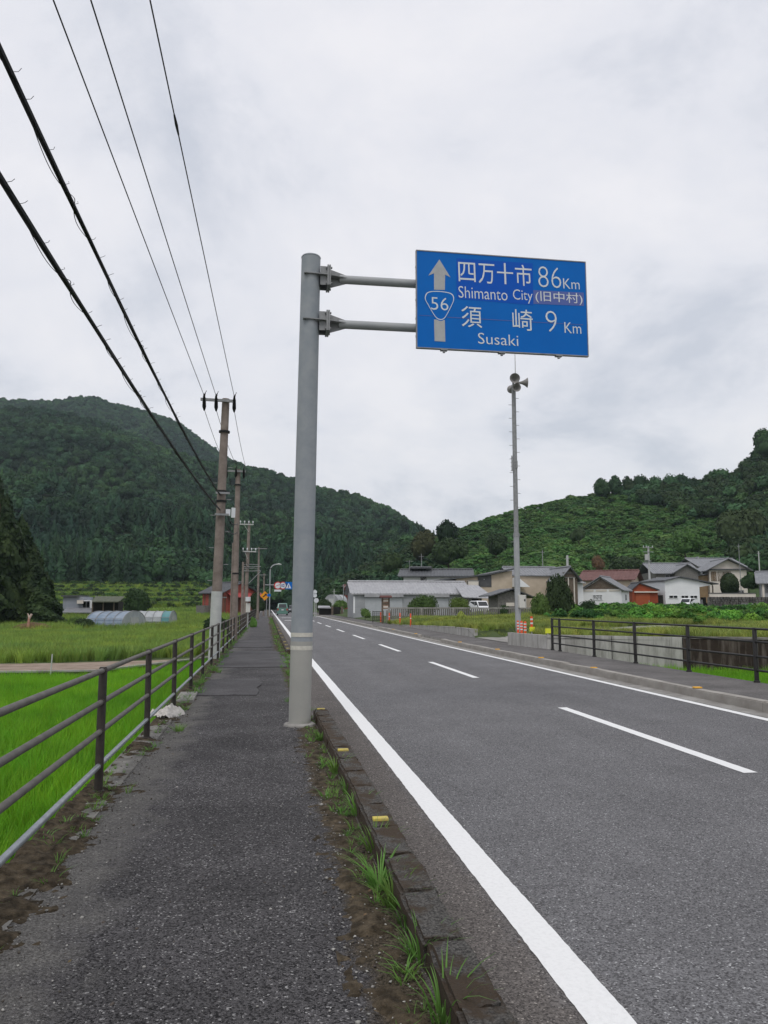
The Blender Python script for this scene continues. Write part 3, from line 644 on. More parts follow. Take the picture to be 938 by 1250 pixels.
for v in (775, 791): z = at(368, v, PY0-.1).z; MB().tube([PP(z-.028), PP(z+.028)], .1515, 32, False).build('reflective_band', M_TAPE, sg, smooth=True)
SX0, SX1 = 2.115, 4.715; SY = 10.56; SZ0, SZ1 = 5.325, 6.785
Lp = lambda x, y, z: (x-PX0, y-PY0, z)
for v in (339, 394):
    z = at(382, v, PY0).z; c = PP(z); sl_ = (tx/tz)
    a = MB().tube([c+Vector((.42, 0, 0)), Vector((SX1-PX0-.35, -.04, z))], .062, 16).build('arm', M_GALV, sg, smooth=True)
    f = MB().obox(c+Vector((.245, 0, -.15)), (.022, 0, 0), (0, .30, 0), (0, 0, .30)).obox(c+Vector((.272, 0, -.15)), (.022, 0, 0), (0, .30, 0), (0, 0, .30)).build('flange', M_GALVD, a)
    fin = MB()
    for s_ in (-1, 1):
        fin.prism([c+Vector((.135, s_*.10-.006, -.14)), c+Vector((.24, s_*.10-.006, -.14)), c+Vector((.24, s_*.10-.006, .14)), c+Vector((.135, s_*.10-.006, .14))], (0, .012, 0))
    fin.prism([c+Vector((.285, -.006, -.14)), c+Vector((.56, -.006, -.05)), c+Vector((.56, -.006, .05)), c+Vector((.285, -.006, .14))], (0, .012, 0))
    fin.prism([c+Vector((-.10, -.17, .0)), c+Vector((.24, -.15, .0)), c+Vector((.24, .15, .0)), c+Vector((-.10, .17, .0))], (0, 0, .014))
    fin.prism([c+Vector((.285, -.14, .0)), c+Vector((.56, -.05, .0)), c+Vector((.56, .05, .0)), c+Vector((.285, .14, .0))], (0, 0, .014))
    fin.build('gusset', M_GALVD, a)
    for yy in (-.115, .115):
        for zz in (-.115, .115, .0):
            MB().tube([c+Vector((.215, yy, zz)), c+Vector((.305, yy, zz))], .017, 6).build('bolt', M_GALVD, a)
pan = MB().box(SX0-PX0, SX1-PX0, SY-PY0, SY-PY0+.022, SZ0, SZ1).build('sign_panel', M_SIGNB, sg)
fr = MB()
for (x0, x1, z0, z1) in ((SX0-.012, SX1+.012, SZ1, SZ1+.014), (SX0-.012, SX1+.012, SZ0-.014, SZ0), (SX0-.012, SX0, SZ0, SZ1), (SX1, SX1+.012, SZ0, SZ1)):
    fr.box(x0-PX0, x1-PX0, SY-PY0-.006, SY-PY0+.05, z0, z1)
fr.build('frame', M_GALVD, pan)
for k in range(3):
    z = SZ0+.2+k*.5; MB().box(SX0-PX0+.05, SX1-PX0-.05, SY-PY0+.024, SY-PY0+.085, z, z+.06).build('back_rail', M_GALVD, pan)
for x in (.40, 1.27, 2.15): MB().box(SX0-PX0+x-.05, SX0-PX0+x+.05, SY-PY0-.01, SY-PY0+.06, SZ0-.03, SZ0-.014).box(SX0-PX0+x-.015, SX0-PX0+x+.015, SY-PY0, SY-PY0+.04, SZ0-.06, SZ0-.03).build('clamp', M_GALVD, pan)
for z in (.15, .42, .70, .95, 1.2): MB().box(SX0-PX0-.02, SX0-PX0-.012, SY-PY0, SY-PY0+.03, SZ0+z, SZ0+z+.03).build('edge_clip', M_GALVD, pan)
FY = SY-PY0
def sgn(px, py):  # a point of the sign read off an enlarged picture of it -> panel coordinates
    yt = 66+(px-82)*61/761; yb = 500+(px-70)*47/765; t = (py-yt)/(yb-yt); xl = 82-12*t; xr = 843-8*t
    return SX0-PX0+(px-xl)/(xr-xl)*(SX1-SX0), SZ1-t*(SZ1-SZ0)
def flat(name, pts, m, lift, th=.002):
    return MB().prism([(x, FY-lift, z) for x, z in pts], (0, th, 0)).build(name, m, pan)
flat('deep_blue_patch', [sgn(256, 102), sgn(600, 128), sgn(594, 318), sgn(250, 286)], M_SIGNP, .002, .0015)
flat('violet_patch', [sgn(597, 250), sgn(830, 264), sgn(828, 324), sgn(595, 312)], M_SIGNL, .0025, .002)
flat('arrow_head', [sgn(180, 107), sgn(226, 189), sgn(203, 176), sgn(199, 246), sgn(152, 244), sgn(154, 170), sgn(129, 180)], M_SIGNG, .003)
flat('arrow_shaft', [sgn(147, 378), sgn(194, 381), sgn(193, 478), sgn(146, 475)], M_SIGNG, .003)
def shield_pts(gr):
    c = sgn(175, 312); P = [sgn(*q) for q in ((116, 262), (135, 252), (175, 251), (218, 258), (235, 270), (238, 290), (228, 315), (208, 352), (193, 374), (176, 381), (158, 373), (142, 350), (121, 310), (110, 285))]
    out = []; n = len(P)
    for i in range(n):
        p0, p1, p2, p3 = [np.array(P[(i+j-1) % n]) for j in range(4)]
        for t in (0, .25, .5, .75):
            out.append(.5*((2*p1)+(-p0+p2)*t+(2*p0-5*p1+4*p2-p3)*t*t+(-p0+3*p1-3*p2+p3)*t**3))
    return [((q[0]-c[0])*gr+c[0], (q[1]-c[1])*gr+c[1]) for q in out]
flat('shield_ground', shield_pts(1.06), M_SIGNB, .0036, .001)
A_, B_ = shield_pts(1.0), shield_pts(.945); rg = MB(); n_ = len(A_)
for i in range(n_):
    j = (i+1) % n_; rg.poly([(A_[i][0], FY-.0045, A_[i][1]), (A_[j][0], FY-.0045, A_[j][1]), (B_[j][0], FY-.0045, B_[j][1]), (B_[i][0], FY-.0045, B_[i][1])])
rg.build('shield_outline', M_SIGNW, pan)
def text(name, body, corners, m, bold=.012, lift=.004, parent=None, fit=True, mapf=None):
    """lettering fitted into the box given by its left-top, right-top, right-bottom and left-bottom corners (x, z)"""
    cu = bpy.data.curves.new('lettering', 'FONT'); cu.body = body; cu.size = 1.0; cu.offset = bold*.38 if bold else 0.0; cu.resolution_u = 3
    to = bpy.data.objects.new('lettering', cu); COL.objects.link(to); dg = bpy.context.evaluated_depsgraph_get(); dg.update()
    me = bpy.data.meshes.new_from_object(to.evaluated_get(dg)); bpy.data.objects.remove(to)
    n = len(me.vertices); co = np.empty(n*3, np.float32); me.vertices.foreach_get('co', co); co = co.reshape(-1, 3)
    lo, hi = co.min(0), co.max(0); s = (co[:, 0]-lo[0])/(hi[0]-lo[0]); t = (co[:, 1]-lo[1])/(hi[1]-lo[1])
    LT, RT_, RB, LB = [np.array(c) for c in corners]
    q = (LT*((1-s)*t)[:, None]+RT_*(s*t)[:, None]+RB*(s*(1-t))[:, None]+LB*((1-s)*(1-t))[:, None])
    out = np.stack([q[:, 0], np.full(n, FY-lift), q[:, 1]], 1) if mapf is None else mapf(q)
    me.vertices.foreach_set('co', out.astype(np.float32).ravel()); me.materials.clear(); me.materials.append(m)
    bm = bmesh.new(); bm.from_mesh(me); bm.normal_update()
    bm.to_mesh(me); bm.free(); me.update()
    o = bpy.data.objects.new(name, me); COL.objects.link(o); o.parent = parent or pan; return o
def sbox(x0, x1, yl0, yl1, sk=.072):  # box in the enlarged picture, following the tilt of the sign's rows
    d = (x1-x0)*sk; return [sgn(x0, yl0), sgn(x1, yl0+d), sgn(x1, yl1+d), sgn(x0, yl1)]
text('lettering', '四', sbox(262, 338, 119, 207), M_SIGNW, 0.0)
text('lettering', '万', sbox(351, 424, 126, 216), M_SIGNW, 0.0)
def bar_(x0, x1, y0, y1): q = sbox(x0, x1, y0, y1); return q
cz = sbox(435, 508, 164, 171); cv2 = sbox(467.5, 475.5, 126, 222)
flat('lettering', cz, M_SIGNW, .0042, .001); flat('lettering', cv2, M_SIGNW, .0046, .001)
text('lettering', '市', sbox(517, 593, 132, 228), M_SIGNW, 0.0)
text('lettering', '86', sbox(622, 727, 141, 236), M_SIGNW, -.05)
text('lettering', 'Km', sbox(736, 812, 198, 244), M_SIGNW, -.015)
text('lettering', 'Shimanto', sbox(259, 478, 228, 281), M_SIGNW, -.015)
text('lettering', 'City', sbox(503, 592, 245, 306), M_SIGNW, -.015)
text('lettering', '(旧中村)', sbox(605, 822, 252, 306), M_SIGNW, 0.0, .0055)
text('lettering', '須', sbox(268, 359, 318, 412), M_SIGNW, 0.0)
text('lettering', '崎', sbox(496, 588, 334, 428), M_SIGNW, 0.0)
text('lettering', '9', sbox(647, 698, 343, 437), M_SIGNW, -.05)
text('lettering', 'Km', sbox(732, 809, 396, 444), M_SIGNW, -.015)
text('lettering', 'Susaki', sbox(338, 518, 439, 488), M_SIGNW, -.015)
text('lettering', '56', sbox(136, 212, 277, 334), M_SIGNW, -.02, .005)
flat('seam', [sgn(83, 358), sgn(150, 362), sgn(150, 364), sgn(83, 360)], M_SIGNL, .0028, .002)
flat('seam', [sgn(205, 367), sgn(820, 408), sgn(820, 410), sgn(205, 370)], M_SIGNL, .0028, .002)
# ================================================================== PIPE FENCES
def pipe_fence(name, label, line, post_h, zb, pr, mpost, rails, rr, mrails, zfun=None):
    root = thing(name, label, 'fence', (*line[0], zb)); o0 = Vector((*line[0], 0)); prev = None; pm = None; cache = {}
    for i, p in enumerate(line):
        q = Vector((p[0], p[1], 0))-o0; q.z = zfun(p) if zfun else 0.0
        if pm is None:
            mb = MB().tube([(0, 0, -.25), (0, 0, .0), (0, 0, .035), (0, 0, .04), (0, 0, post_h-.02), (0, 0, post_h)], [pr*1.5, pr*1.5, pr*1.4, pr, pr, pr*.8], 14); po = mb.build('post', mpost, root, smooth=True); pm = po
        else: po = link_copy(pm, root)
        po.location = q; po.rotation_euler = (random.uniform(-.008, .008), random.uniform(-.008, .008), 0)
        if prev is not None:
            d = q-prev; L = d.length
            for k, h in enumerate(rails):
                key = (k, round(L, 1))
                if key not in cache:
                    c = MB().tube([(0, -.03, 0), (0, L+.03, 0)], rr, 12).build('rail', mrails[k], root, smooth=True); cache[key] = c
                else: c = link_copy(cache[key], root)
                c.location = prev+Vector((0, 0, h)); c.rotation_euler = (math.asin(d.z/L), 0, math.atan2(-d.x, d.y))
                if i < 12:  # clamp where the rail meets the post
                    if ('s', k) not in cache: sv = MB().tube([(0, -.045, 0), (0, .045, 0)], rr+.006, 10).build('clamp', mpost, root, smooth=True); cache['s', k] = sv
                    else: sv = link_copy(cache['s', k], root)
                    sv.location = q+Vector((0, 0, h))
        prev = q
    return root
FL = lambda y: -1.39+.0035*max(0, y-8)
ys = [7.19-3.05*k for k in (3, 2, 1)]+[7.19+2.74*k for k in range(0, 34)]
pipe_fence('pipe_fence', 'long brown pipe fence with four rails between the pavement and the rice paddy', [(FL(y), y) for y in ys], 1.085, 0.0, .036, M_POST, (1.055, .785, .535, .245), .0235, [M_RAIL, M_RAIL, M_RAIL, M_ZINC])
ys = [24.4, 23.75, 21.15, 18.65, 16.15, 13.75, 11.25, 8.75, 6.25, 3.75]
pipe_fence('pipe_fence', 'black pipe fence along the far pavement in front of the retaining wall', [(9.34, y) for y in ys], 1.04, .15, .042, M_BLACK, (1.015, .77, .49, .23), .0215, [M_BLACK]*4)
# ================================================================== UTILITY POLES AND WIRES
def crossarm(root, c, x0, x1, n=3, up=.12, m=M_GALVD):
    a = MB().obox(c+Vector(((x0+x1)/2, -.16, 0)), (x1-x0, 0, 0), (0, .07, 0), (0, 0, .075)).build('crossarm', m, root)
    br = MB().tube([c+Vector((x0*.55, -.16, 0)), c+Vector((0, -.14, -.5))], .016, 6).build('brace', m, a)
    for x in np.linspace(x0+.05, x1-.05, n):
        p = c+Vector((x, -.16, .07)); MB().tube([p, p+Vector((0, 0, .08)), p+Vector((0, 0, .1)), p+Vector((0, 0, .17)), p+Vector((0, 0, .23))], [.014, .014, .045, .05, .02], 8).build('insulator', M_RUB if m is M_GALVD else M_LAMP, a, smooth=True)
    return a
def utility_pole(label, x, y, zb, zt, r0, r1, m=M_UPOLE, group='utility poles beside the left pavement'):
    root = thing('utility_pole', label, 'utility pole', (x, y, zb)); h = zt-zb
    MB().tube([(0, 0, -.3), (0, 0, h*.5), (0, 0, h)], [r0, (r0+r1)/2, r1], 20).build('shaft', m, root, smooth=True); return root, h
P1 = Vector((PX(264, 24.0), 24.0, -.3)); z1 = at(276, 487, 24).z
u1, h1 = utility_pole('tallest brown utility pole, with a pale sleeve, carrying the two thick cables', P1.x-.04, 24, -.75, z1, .165, .115)
dx1 = at(276, 487, 24).x-(P1.x-.04); u1.rotation_euler = (0, math.atan2(dx1, h1), 0)
MB().tube([(0, 0, .75+at(262, 808, 24).z), (0, 0, .75+at(266, 722, 24).z)], [.172, .165], 20).build('sleeve', M_UPOLE2, u1, smooth=True)
arm1 = at(268, 492, 24).z+.75
def arm_dark(root, h, y, pts):
    a = MB().obox(Vector((sum(pts)/len(pts), -.17, h)), (max(pts)-min(pts)+.16, 0, 0), (0, .075, 0), (0, 0, .08)).build('crossarm', M_GALVD, root)
    for x in pts:
        MB().tube([(x, -.32, h+.18), (x, -.20, h+.05), (x, -.06, h-.16), (x, .02, h-.26)], [.02, .05, .06, .025], 8).build('insulator', M_RUB, a, smooth=True)
        MB().tube([(x, -.17, h+.06), (x+.02, -.17, h+.25), (x+.05, -.15, h+.32)], .018, 6).build('pin', M_RUB, a)
    return a
IX = [at(u, 492, 24).x-(P1.x-.04) for u in (250, 264.5, 286.5)]
arm_dark(u1, arm1, 24, [x-dx1*arm1/h1 for x in IX])
for v in (527, 600, 612): z = at(270, v, 24).z+.75; MB().tube([(0, 0, z-.03), (0, 0, z+.03)], .17, 16).build('strap', M_RUB, u1)
st = MB()
for k in range(9): z = 2.6+k*.5; st.tube([(-.16*(1 if k % 2 else -1), 0, z), (-.30*(1 if k % 2 else -1), 0, z)], .011, 5)
st.build('step_bolts', M_GALVD, u1)
MB().box(.16, .30, -.15, -.05, at(278, 630, 24).z+.75, at(278, 622, 24).z+.75).box(.33, .45, -.15, -.05, at(278, 632, 24).z+.75, at(278, 620, 24).z+.75).build('cable_closure', M_LAMP, u1)
for v in (604, 630): z = at(270, v, 24).z+.75; MB().obox((.05, -.2, z), (.42, 0, 0), (0, .06, 0), (0, 0, .06)).build('bracket', M_GALVD, u1)
u2, h2 = utility_pole('second brown utility pole, straight behind the sleeved one', PX(286.5, 36), 36, -.75, at(292, 573, 36).z, .16, .11)
dx2 = at(291, 573, 36).x-PX(286.5, 36); u2.rotation_euler = (0, math.atan2(dx2, h2), 0)
arm_dark(u2, at(290, 577, 36).z+.75, 36, [at(u, 577, 36).x-PX(286.5, 36)-dx2 for u in (277, 288.5, 298)])
for v in (592, 700): z = at(290, v, 36).z+.75; MB().tube([(0, 0, z-.03), (0, 0, z+.03)], .165, 16).build('strap', M_RUB, u2)
MB().tube([(-.17, -.05, 1.2), (-.145, -.05, 5.2)], .035, 8).build('conduit', M_UPOLE, u2)
u3, h3 = utility_pole('third utility pole with white insulators and a wide tangle of cable brackets', PX(299.5, 56), 56, -.3, at(304.5, 638, 56).z, .15, .10)
u3.rotation_euler = (0, math.atan2(at(304.5, 638, 56).x-PX(299.5, 56), h3), 0)
for v, u0, u9 in ((641, 293, 310), (674, 297, 314)): crossarm(u3, Vector((0, 0, at(300, v, 56).z+.3)), at(u0, v, 56).x-PX(302.5, 56), at(u9, v, 56).x-PX(302.5, 56), 4, m=M_UPOLE2)
for v in (692, 697): z = at(300, v, 56).z+.3; MB().tube([(-.25, -.15, z), (.4, -.2, z), (.95, -.15, z+.05)], .03, 6).tube([(-.25, -.15, z+.15), (.3, -.3, z+.18), (.8, -.15, z+.16)], .02, 6).build('cable_bracket', M_GALVD, u3)
MB().tube([(.95, -.15, at(300, 697, 56).z+.3), (.15, -.15, at(300, 712, 56).z+.3)], .03, 6).build('strut', M_GALVD, u3)
u4, h4 = utility_pole('slim dark utility pole just left of the third pole beside the red mill', PX(296, 66), 66, -.3, at(298, 686, 66).z, .14, .09)
u5, h5 = utility_pole('distant grey utility pole between the red mill and the street lamp', PX(315, 86), 86, -.2, at(316, 668, 86).z, .15, .09)
crossarm(u5, Vector((0, 0, h5-.2)), -.7, .9, 3)
u6, h6 = utility_pole('farthest slim utility pole with a small crossarm behind the orange sign', PX(322, 112), 112, -.1, at(322, 700, 112).z, .14, .09)
crossarm(u6, Vector((0, 0, h6-.25)), -.9, .3, 3)
# wires
def vplane(u, v, P, Q):
    d = FW*940+RT*(u-469)-UP*(v-625); n = np.array([Q[1]-P[1], -(Q[0]-P[0])]); t = (n@np.array(P[:2]))/(n@d[:2]); p = d*t
    return Vector((p[0], p[1], p[2]+EYE))
def sag_curve(P, Q, sag, n=24):
    return [P.lerp(Q, k/n)-Vector((0, 0, 4*sag*(k/n)*(1-k/n))) for k in range(n+1)]
def wire(label, u0, uv, i, dx, P2=None):
    A = Vector((P1.x-.04+IX[i], 23.7, arm1-.75+.15)); m_ = vplane(*uv, A, (A.x+dx, -15)); t = (m_-A); q = A+t*((A.y+16)/(A.y-m_.y))
    pts = [q]+sag_curve(q, A, .10, 14)[1:]; B = Vector((PX(286.5, 36)+(-.42, .05, .42)[i], 35.8, at(290, 577, 36).z+.1)); pts += sag_curve(Vector((A.x, 24.05, A.z-.38)), B, .15, 8)
    C = Vector((PX(299.5, 56)+(-.5, -.1, .4)[i], 55.8, at(300, 640, 56).z+.2)); pts += sag_curve(B, C, .3, 8)
    w = thing('power_wire', label, 'wire', tuple(pts[0])); mb = MB().tube([p-pts[0] for p in pts], .0085, 5); mb.build('conductor', M_RUB, w)
    return w, A, q
wire('thin power wire ending at the left insulator of the tallest pole', 0, (70, 0), 0, -.5)
wire('thin power wire ending at the middle insulator of the tallest pole', 0, (115, 0), 1, -.5)
w3, A3, q3 = wire('thin power wire with a dark sleeve, ending at the right insulator of the tallest pole', 0, (186, 0), 2, -.5)
m1 = vplane(213, 140, A3, (A3.x-.5, -15)); m2 = vplane(218, 168, A3, (A3.x-.5, -15))
f1 = (m1.y-q3.y)/(A3.y-q3.y); f2 = (m2.y-q3.y)/(A3.y-q3.y); cv = lambda f: q3.lerp(A3, f)-Vector((0, 0, .4*f*(1-f)))-q3
MB().tube([cv(f1), cv((f1+f2)/2), cv(f2)], [.012, .02, .012], 6).build('splice_sleeve', M_RUB, w3)
def cable(label, uv, dx, z_off):
    A = Vector((P1.x+.05, 23.8, at(*uv[0], 23.8).z)); Q = (A.x+dx, -15); K = [vplane(u, v, A, Q) for u, v in uv[1:]]
    yy = np.array([A.y]+[k.y for k in K]); zz = np.array([A.z]+[k.z for k in K]); cf = np.polyfit(yy, zz, 2); cf[-1] += A.z-np.polyval(cf, A.y)
    Y = np.linspace(-4, A.y, 60); pts = [Vector((A.x+dx*(A.y-y)/(A.y+15), y, float(np.polyval(cf, y)))) for y in Y]; o = pts[0]
    root = thing('overhead_cable', label, 'cable', tuple(o)); rel = [p-o for p in pts]
    g = random.Random(int(uv[1][1])); wob = [Vector((math.sin(i*.9)*.005, 0, math.cos(i*1.3)*.004)) for i in range(len(rel))]
    rel2 = [p+w for p, w in zip(rel, wob)]
    B = Vector((PX(286.5, 36)+.05, 35.8, at(286, 640+z_off, 36).z)); C = Vector((PX(299.5, 56)+.2, 55.8, at(300, 690+z_off*.4, 56).z)); ext = [p-o for p in sag_curve(pts[-1], B, .35, 12)[1:]+sag_curve(B, C, .4, 12)[1:]]
    MB().tube(rel2+ext, .0155, 8).build('cable_core', M_RUB, root)
    MB().tube([p+Vector((.006, 0, .017)) for p in rel]+[p+Vector((.006, 0, .017)) for p in ext], .006, 5).build('messenger_wire', M_RUB, root)
    MB().tube([p+Vector((-.008-.004*math.sin(i*.7), 0, -.010-.005*abs(math.sin(i*.55)))) for i, p in enumerate(rel)], .007, 5).build('drop_wire', M_RUB, root)
    hp = []; n = 150; L = len(rel)-1
    sp = MB(); tw = []
    for i in range(len(rel)*10-9):
        f = i/10; k = min(int(f), L-1); p = rel[k].lerp(rel[k+1], f-k); a = f*2*math.pi*.42+.8*math.sin(f*1.7); q_ = .020+.020*max(0, math.sin(f*.9+1)); tw.append(p+Vector((math.cos(a)*q_-.008, 0, math.sin(a)*q_)))
    sp.tube(tw, .0035, 4); sp.build('spiral_hanger', M_RUB, root)
    tk = MB()
    for i in range(1, int(L*1.1)):
        f = i/1.1+.2*math.sin(i*2.3)+.3; k = min(int(f), L-1); p = rel[k].lerp(rel[k+1], f-k); tk.tube([p, p+Vector((.03, .05, .04)), p+Vector((.05+.015*math.sin(i), .0, .03))], .0022, 4)
    tk.build('hanger_tails', M_RUB, root)
cable('upper thick black cable bundle running overhead to the tallest pole', [(271, 604), (200, 480), (100, 270), (0, 62)], -.5, 0)
cable('lower thick black cable bundle running overhead to the tallest pole', [(268, 622), (200, 530), (100, 370), (0, 220)], -.5, 10)
# ================================================================== PLANTS
def tree(label, x, y, z, h, w, kind='broad', m=None, seed=1, trunk=.3, n=700, leaf=.16, cat='tree', group=None, name=None, flat=.8, lobes=9, vf=None):
    root = thing(name or ('cedar_tree' if kind == 'cedar' else 'leafy_tree'), label, cat, (x, y, z), random.uniform(0, 6.28), group)
    tr = MB(); th = h*trunk; g = random.Random(seed); top_ = Vector((g.uniform(-.05, .05)*h, g.uniform(-.05, .05)*h, h*(.9 if kind == 'cedar' else .62)))
    tr.tube([(0, 0, -.3), (0, 0, th*.6), top_*.6, top_], [h*.028, h*.022, h*.015, h*.004], 8)
    if kind != 'cedar':
        for k in range(5):
            a = g.uniform(0, 6.28); s = top_*g.uniform(.35, .8); e_ = s+Vector((math.cos(a)*w*.32, math.sin(a)*w*.32, h*.18)); tr.tube([s, s.lerp(e_, .5)+Vector((0, 0, .03*h)), e_], [h*.010, h*.007, h*.003], 6)
    tr.build('trunk', M_BARK, root, smooth=True)
    if vf is not None: V, F = vf; V = V*[w/2, w/2, (h-th)/V[:, 2].max()]
    elif kind == 'cedar': V, F = conif(seed, n, leaf); V = V*[w/.62, w/.62, h-th]
    else:
        V, F = broad(seed, lobes, int(n*2), leaf*.7, flat); V[:, 2] -= V[:, 2].min(); V = V*[w/2/1.05, w/2/1.05, (h-th)/V[:, 2].max()]
    V = V+[0, 0, th]; c = np_mesh('crown', V, F, m or M_FOREST); c.parent = root; return root
def bush(label, x, y, z, h, w, m, seed, name='bush', cat='bush', n=500, leaf=.2, group=None, depth=None):
    root = thing(name, label, cat, (x, y, z), 0, group); V, F = broad(seed, 9, int(n*2.6), leaf*.6, .8); V[:, 2] -= V[:, 2].min()+.05; V = V*[w/2.1, (depth or w)/2.1, h/V[:, 2].max()]
    f = np_mesh('foliage', V, F, m); f.parent = root; MB().tube([(0, 0, -.2), (.02, 0, h*.3), (0, .03, h*.6)], [h*.03, h*.02, h*.006], 6).build('stem', M_BARK, root); return root
def atg(u, Y, zf): p = at(u, 738, Y); return p.x, Y, zf(p.x, Y)
# cedar grove at the left edge of the fields
for k, (s_, Y, h, w, lb) in enumerate([
    (-.415, 92, 21.5, 8.0, 'huge dark cedar at the outer edge of the grove beyond the crop field'),
    (-.352, 88, 20.5, 8.0, 'tall dark cedar at the picture edge of the grove, second tallest'),
    (-.332, 93, 19.0, 7.5, 'dark cedar behind the reddish stake, its tip standing above the next tree'),
    (-.316, 86, 14.2, 6.6, 'dark cedar with sloping crown in the middle of the grove'),
    (-.297, 90, 12.2, 6.0, 'mid height dark cedar in the right half of the grove'),
    (-.281, 86, 8.8, 5.2, 'short dark cedar near the grey farmhouse end of the grove'),
    (-.268, 84, 5.2, 4.0, 'smallest dark cedar beside the grey farmhouse'),
    (-.345, 82, 9.5, 6.5, 'bushy low cedar filling the front of the grove behind the soil mound'),
    (-.385, 84, 12.0, 7.0, 'broad low cedar in the front row at the far edge of the grove')]):
    x = s_*Y; tree(lb, x, Y, zl1(x, Y), h, w, 'cedar', M_GROVE, 200+k, .03, 5200, .062, group='dark cedars in the grove')
# terraced slope: rows of scrub and long grass
G_GR = [proto('grass_clump', blades(300+k, 26, .5, .022, .05, .6, 3, .14), M_GRASS) for k in range(3)]
G_GY = [proto('yellow_grass_clump', blades(310+k, 26, .5, .02, .05, .6, 3, .14), M_GRASSY) for k in range(3)]
G_RI = [proto('rice_clump', blades(320+k, 34, .52, .0135, .03, .38, 4, .07), M_RICE) for k in range(4)]
G_CR = [proto('crop_clump', blades(330+k, 24, .6, .026, .04, .5, 3, .15), M_CROP) for k in range(3)]
G_WE = [proto('weed_clump', blades(340+k, 30, .75, .05, .05, .7, 3, .18), M_WEED) for k in range(3)]
G_LB = [proto('leafy_weed', broad(350+k, 5, 170, .26, .8, False, .6), leafmat('leafy_weed_leaf', (.062, .145, .034), (.10, .205, .052), .35, .3, .6, .22, .25, (1.08, 1.08, .9))) for k in range(3)]
g_ = np.random.default_rng(77)
n = 7000; Y = g_.uniform(146, 246, n); K = g_.uniform(-.42, -.045, n); tr = np.clip((Y-150)/15, 0, 6); fr = tr-np.floor(tr)
keep = (fr > .62) | (g_.uniform(size=n) < .07); Y, K, fr = Y[keep], K[keep], fr[keep]; X = K*Y; m_ = len(Y); sz = np.where(fr > .62, g_.uniform(.45, .95, m_), g_.uniform(.35, .7, m_))
scatter('terrace_scrub', np.stack([X, Y, zl(X, Y)], 1), np.stack([sz*1.3, sz*1.1, sz*.9], 1), g_.uniform(0, 6.28, m_), g_.integers(0, 6, m_), P_DK+P_KU, 'rows of green scrub along the terrace banks, dark crowns standing in for shade')  # dark crowns put the shadow bands of the banks into leaf colour
n = 9000; Y = g_.uniform(140, 246, n); K = g_.uniform(-.42, -.045, n); X = K*Y
scatter('terrace_grass', np.stack([X, Y, zl(X, Y)], 1), g_.uniform(1.6, 2.8, n), g_.uniform(0, 6.28, n), g_.integers(0, 3, n), G_CR, 'pale green long grass on the flat terrace steps')
# rice by the pavement
def rows(x0, x1, y0, y1, dx, dy, g, j=.04):
    a, b = np.meshgrid(np.arange(x0, x1, dx), np.arange(y0, y1, dy)); a = a.ravel()+g.normal(size=a.size)*j; b = b.ravel()+g.normal(size=b.size)*j; return a, b
X, Y = rows(-13.5, -1.68, 1.5, 34.0, .17, .20, g_)
far_edge = np.interp(X, [p[0] for p in WALLP[:3]], [p[1] for p in WALLP[:3]])
k = (Y < far_edge-.25) & (X > -.36*Y-1.5); X, Y = X[k], Y[k]; m_ = len(X)
sc = g_.uniform(.85, 1.12, m_)*(1+.10*fbm(X, Y, 2.5, 3.0)); scatter('rice_plants', np.stack([X, Y, np.full(m_, -1.0)], 1), sc, g_.uniform(0, 6.28, m_), g_.integers(0, 4, m_), G_RI, 'vivid green young rice filling the paddy beside the pipe fence')
X, Y = rows(9.9, 24, 12, 25, .18, .22, g_); k = (Y < ywall(X)-.2); X, Y = X[k], Y[k]; m_ = len(X)
scatter('rice_plants', np.stack([X, Y, np.full(m_, -.62)], 1), g_.uniform(.85, 1.1, m_), g_.uniform(0, 6.28, m_), g_.integers(0, 4, m_), G_RI, 'vivid green rice below the black stained retaining wall')
X, Y = rows(-32, -2.2, 32.6, 66, .34, .36, g_, .1); lo = np.interp(X, [-46, -8, -3.4, -1.5], [32.0, 33.0, 35.5, 40]); k = (Y > lo) & (X > -.36*Y-1); X, Y = X[k], Y[k]; m_ = len(X)
scatter('crop_plants', np.stack([X, Y, np.full(m_, -.69)], 1), g_.uniform(.8, 1.15, m_)*np.where(Y < lo[k]+1.0, 1.25, 1), g_.uniform(0, 6.28, m_), g_.integers(0, 3, m_), G_CR, 'paler green crop filling the second field behind the dirt track')
n = 9000; Y = g_.uniform(66, 150, n); X = g_.uniform(-.37, -.02, n)*Y; k = X < -2.2; X, Y = X[k], Y[k]; m_ = len(X)
scatter('meadow_grass', np.stack([X, Y, zl(X, Y)], 1), g_.uniform(.9, 1.7, m_), g_.uniform(0, 6.28, m_), g_.integers(0, 6, m_), G_GR+G_CR, 'rough green grass around the greenhouses')
# verge and weeds on the right
n = 30000; X = g_.uniform(9.5, 46, n); Y = g_.uniform(15, 84, n); K = X/Y
inl = (Y > 27.9+(X-9.35)*.35) & (Y < 33.8+(X-9.35)*.35) & (X < 23)
k = (Y > ywall(X)+.25) & (K < .72) & ~inl & ((Y < 60) | (K > .27)); X, Y, K = X[k], Y[k], K[k]; m_ = len(X)
hf = .75+.5*fbm(X, Y, 3.0, 2.0)+.2; sc = np.clip(hf, .35, 1.5)*np.where(Y < 50, .85, 1.15)*np.where((Y > 34)&(X < 16), .8, 1); gy = np.where((Y < 46) | ((X < 22) & (Y < 58)), .85, .25)
vid = np.where(g_.uniform(size=m_) < gy, 3+g_.integers(0, 3, m_), g_.integers(0, 3, m_))
scatter('verge_grass', np.stack([X, Y, zr(X, Y)], 1), sc, g_.uniform(0, 6.28, m_), vid, G_GR+G_GY, 'yellow green long grass on the verge behind the retaining wall')
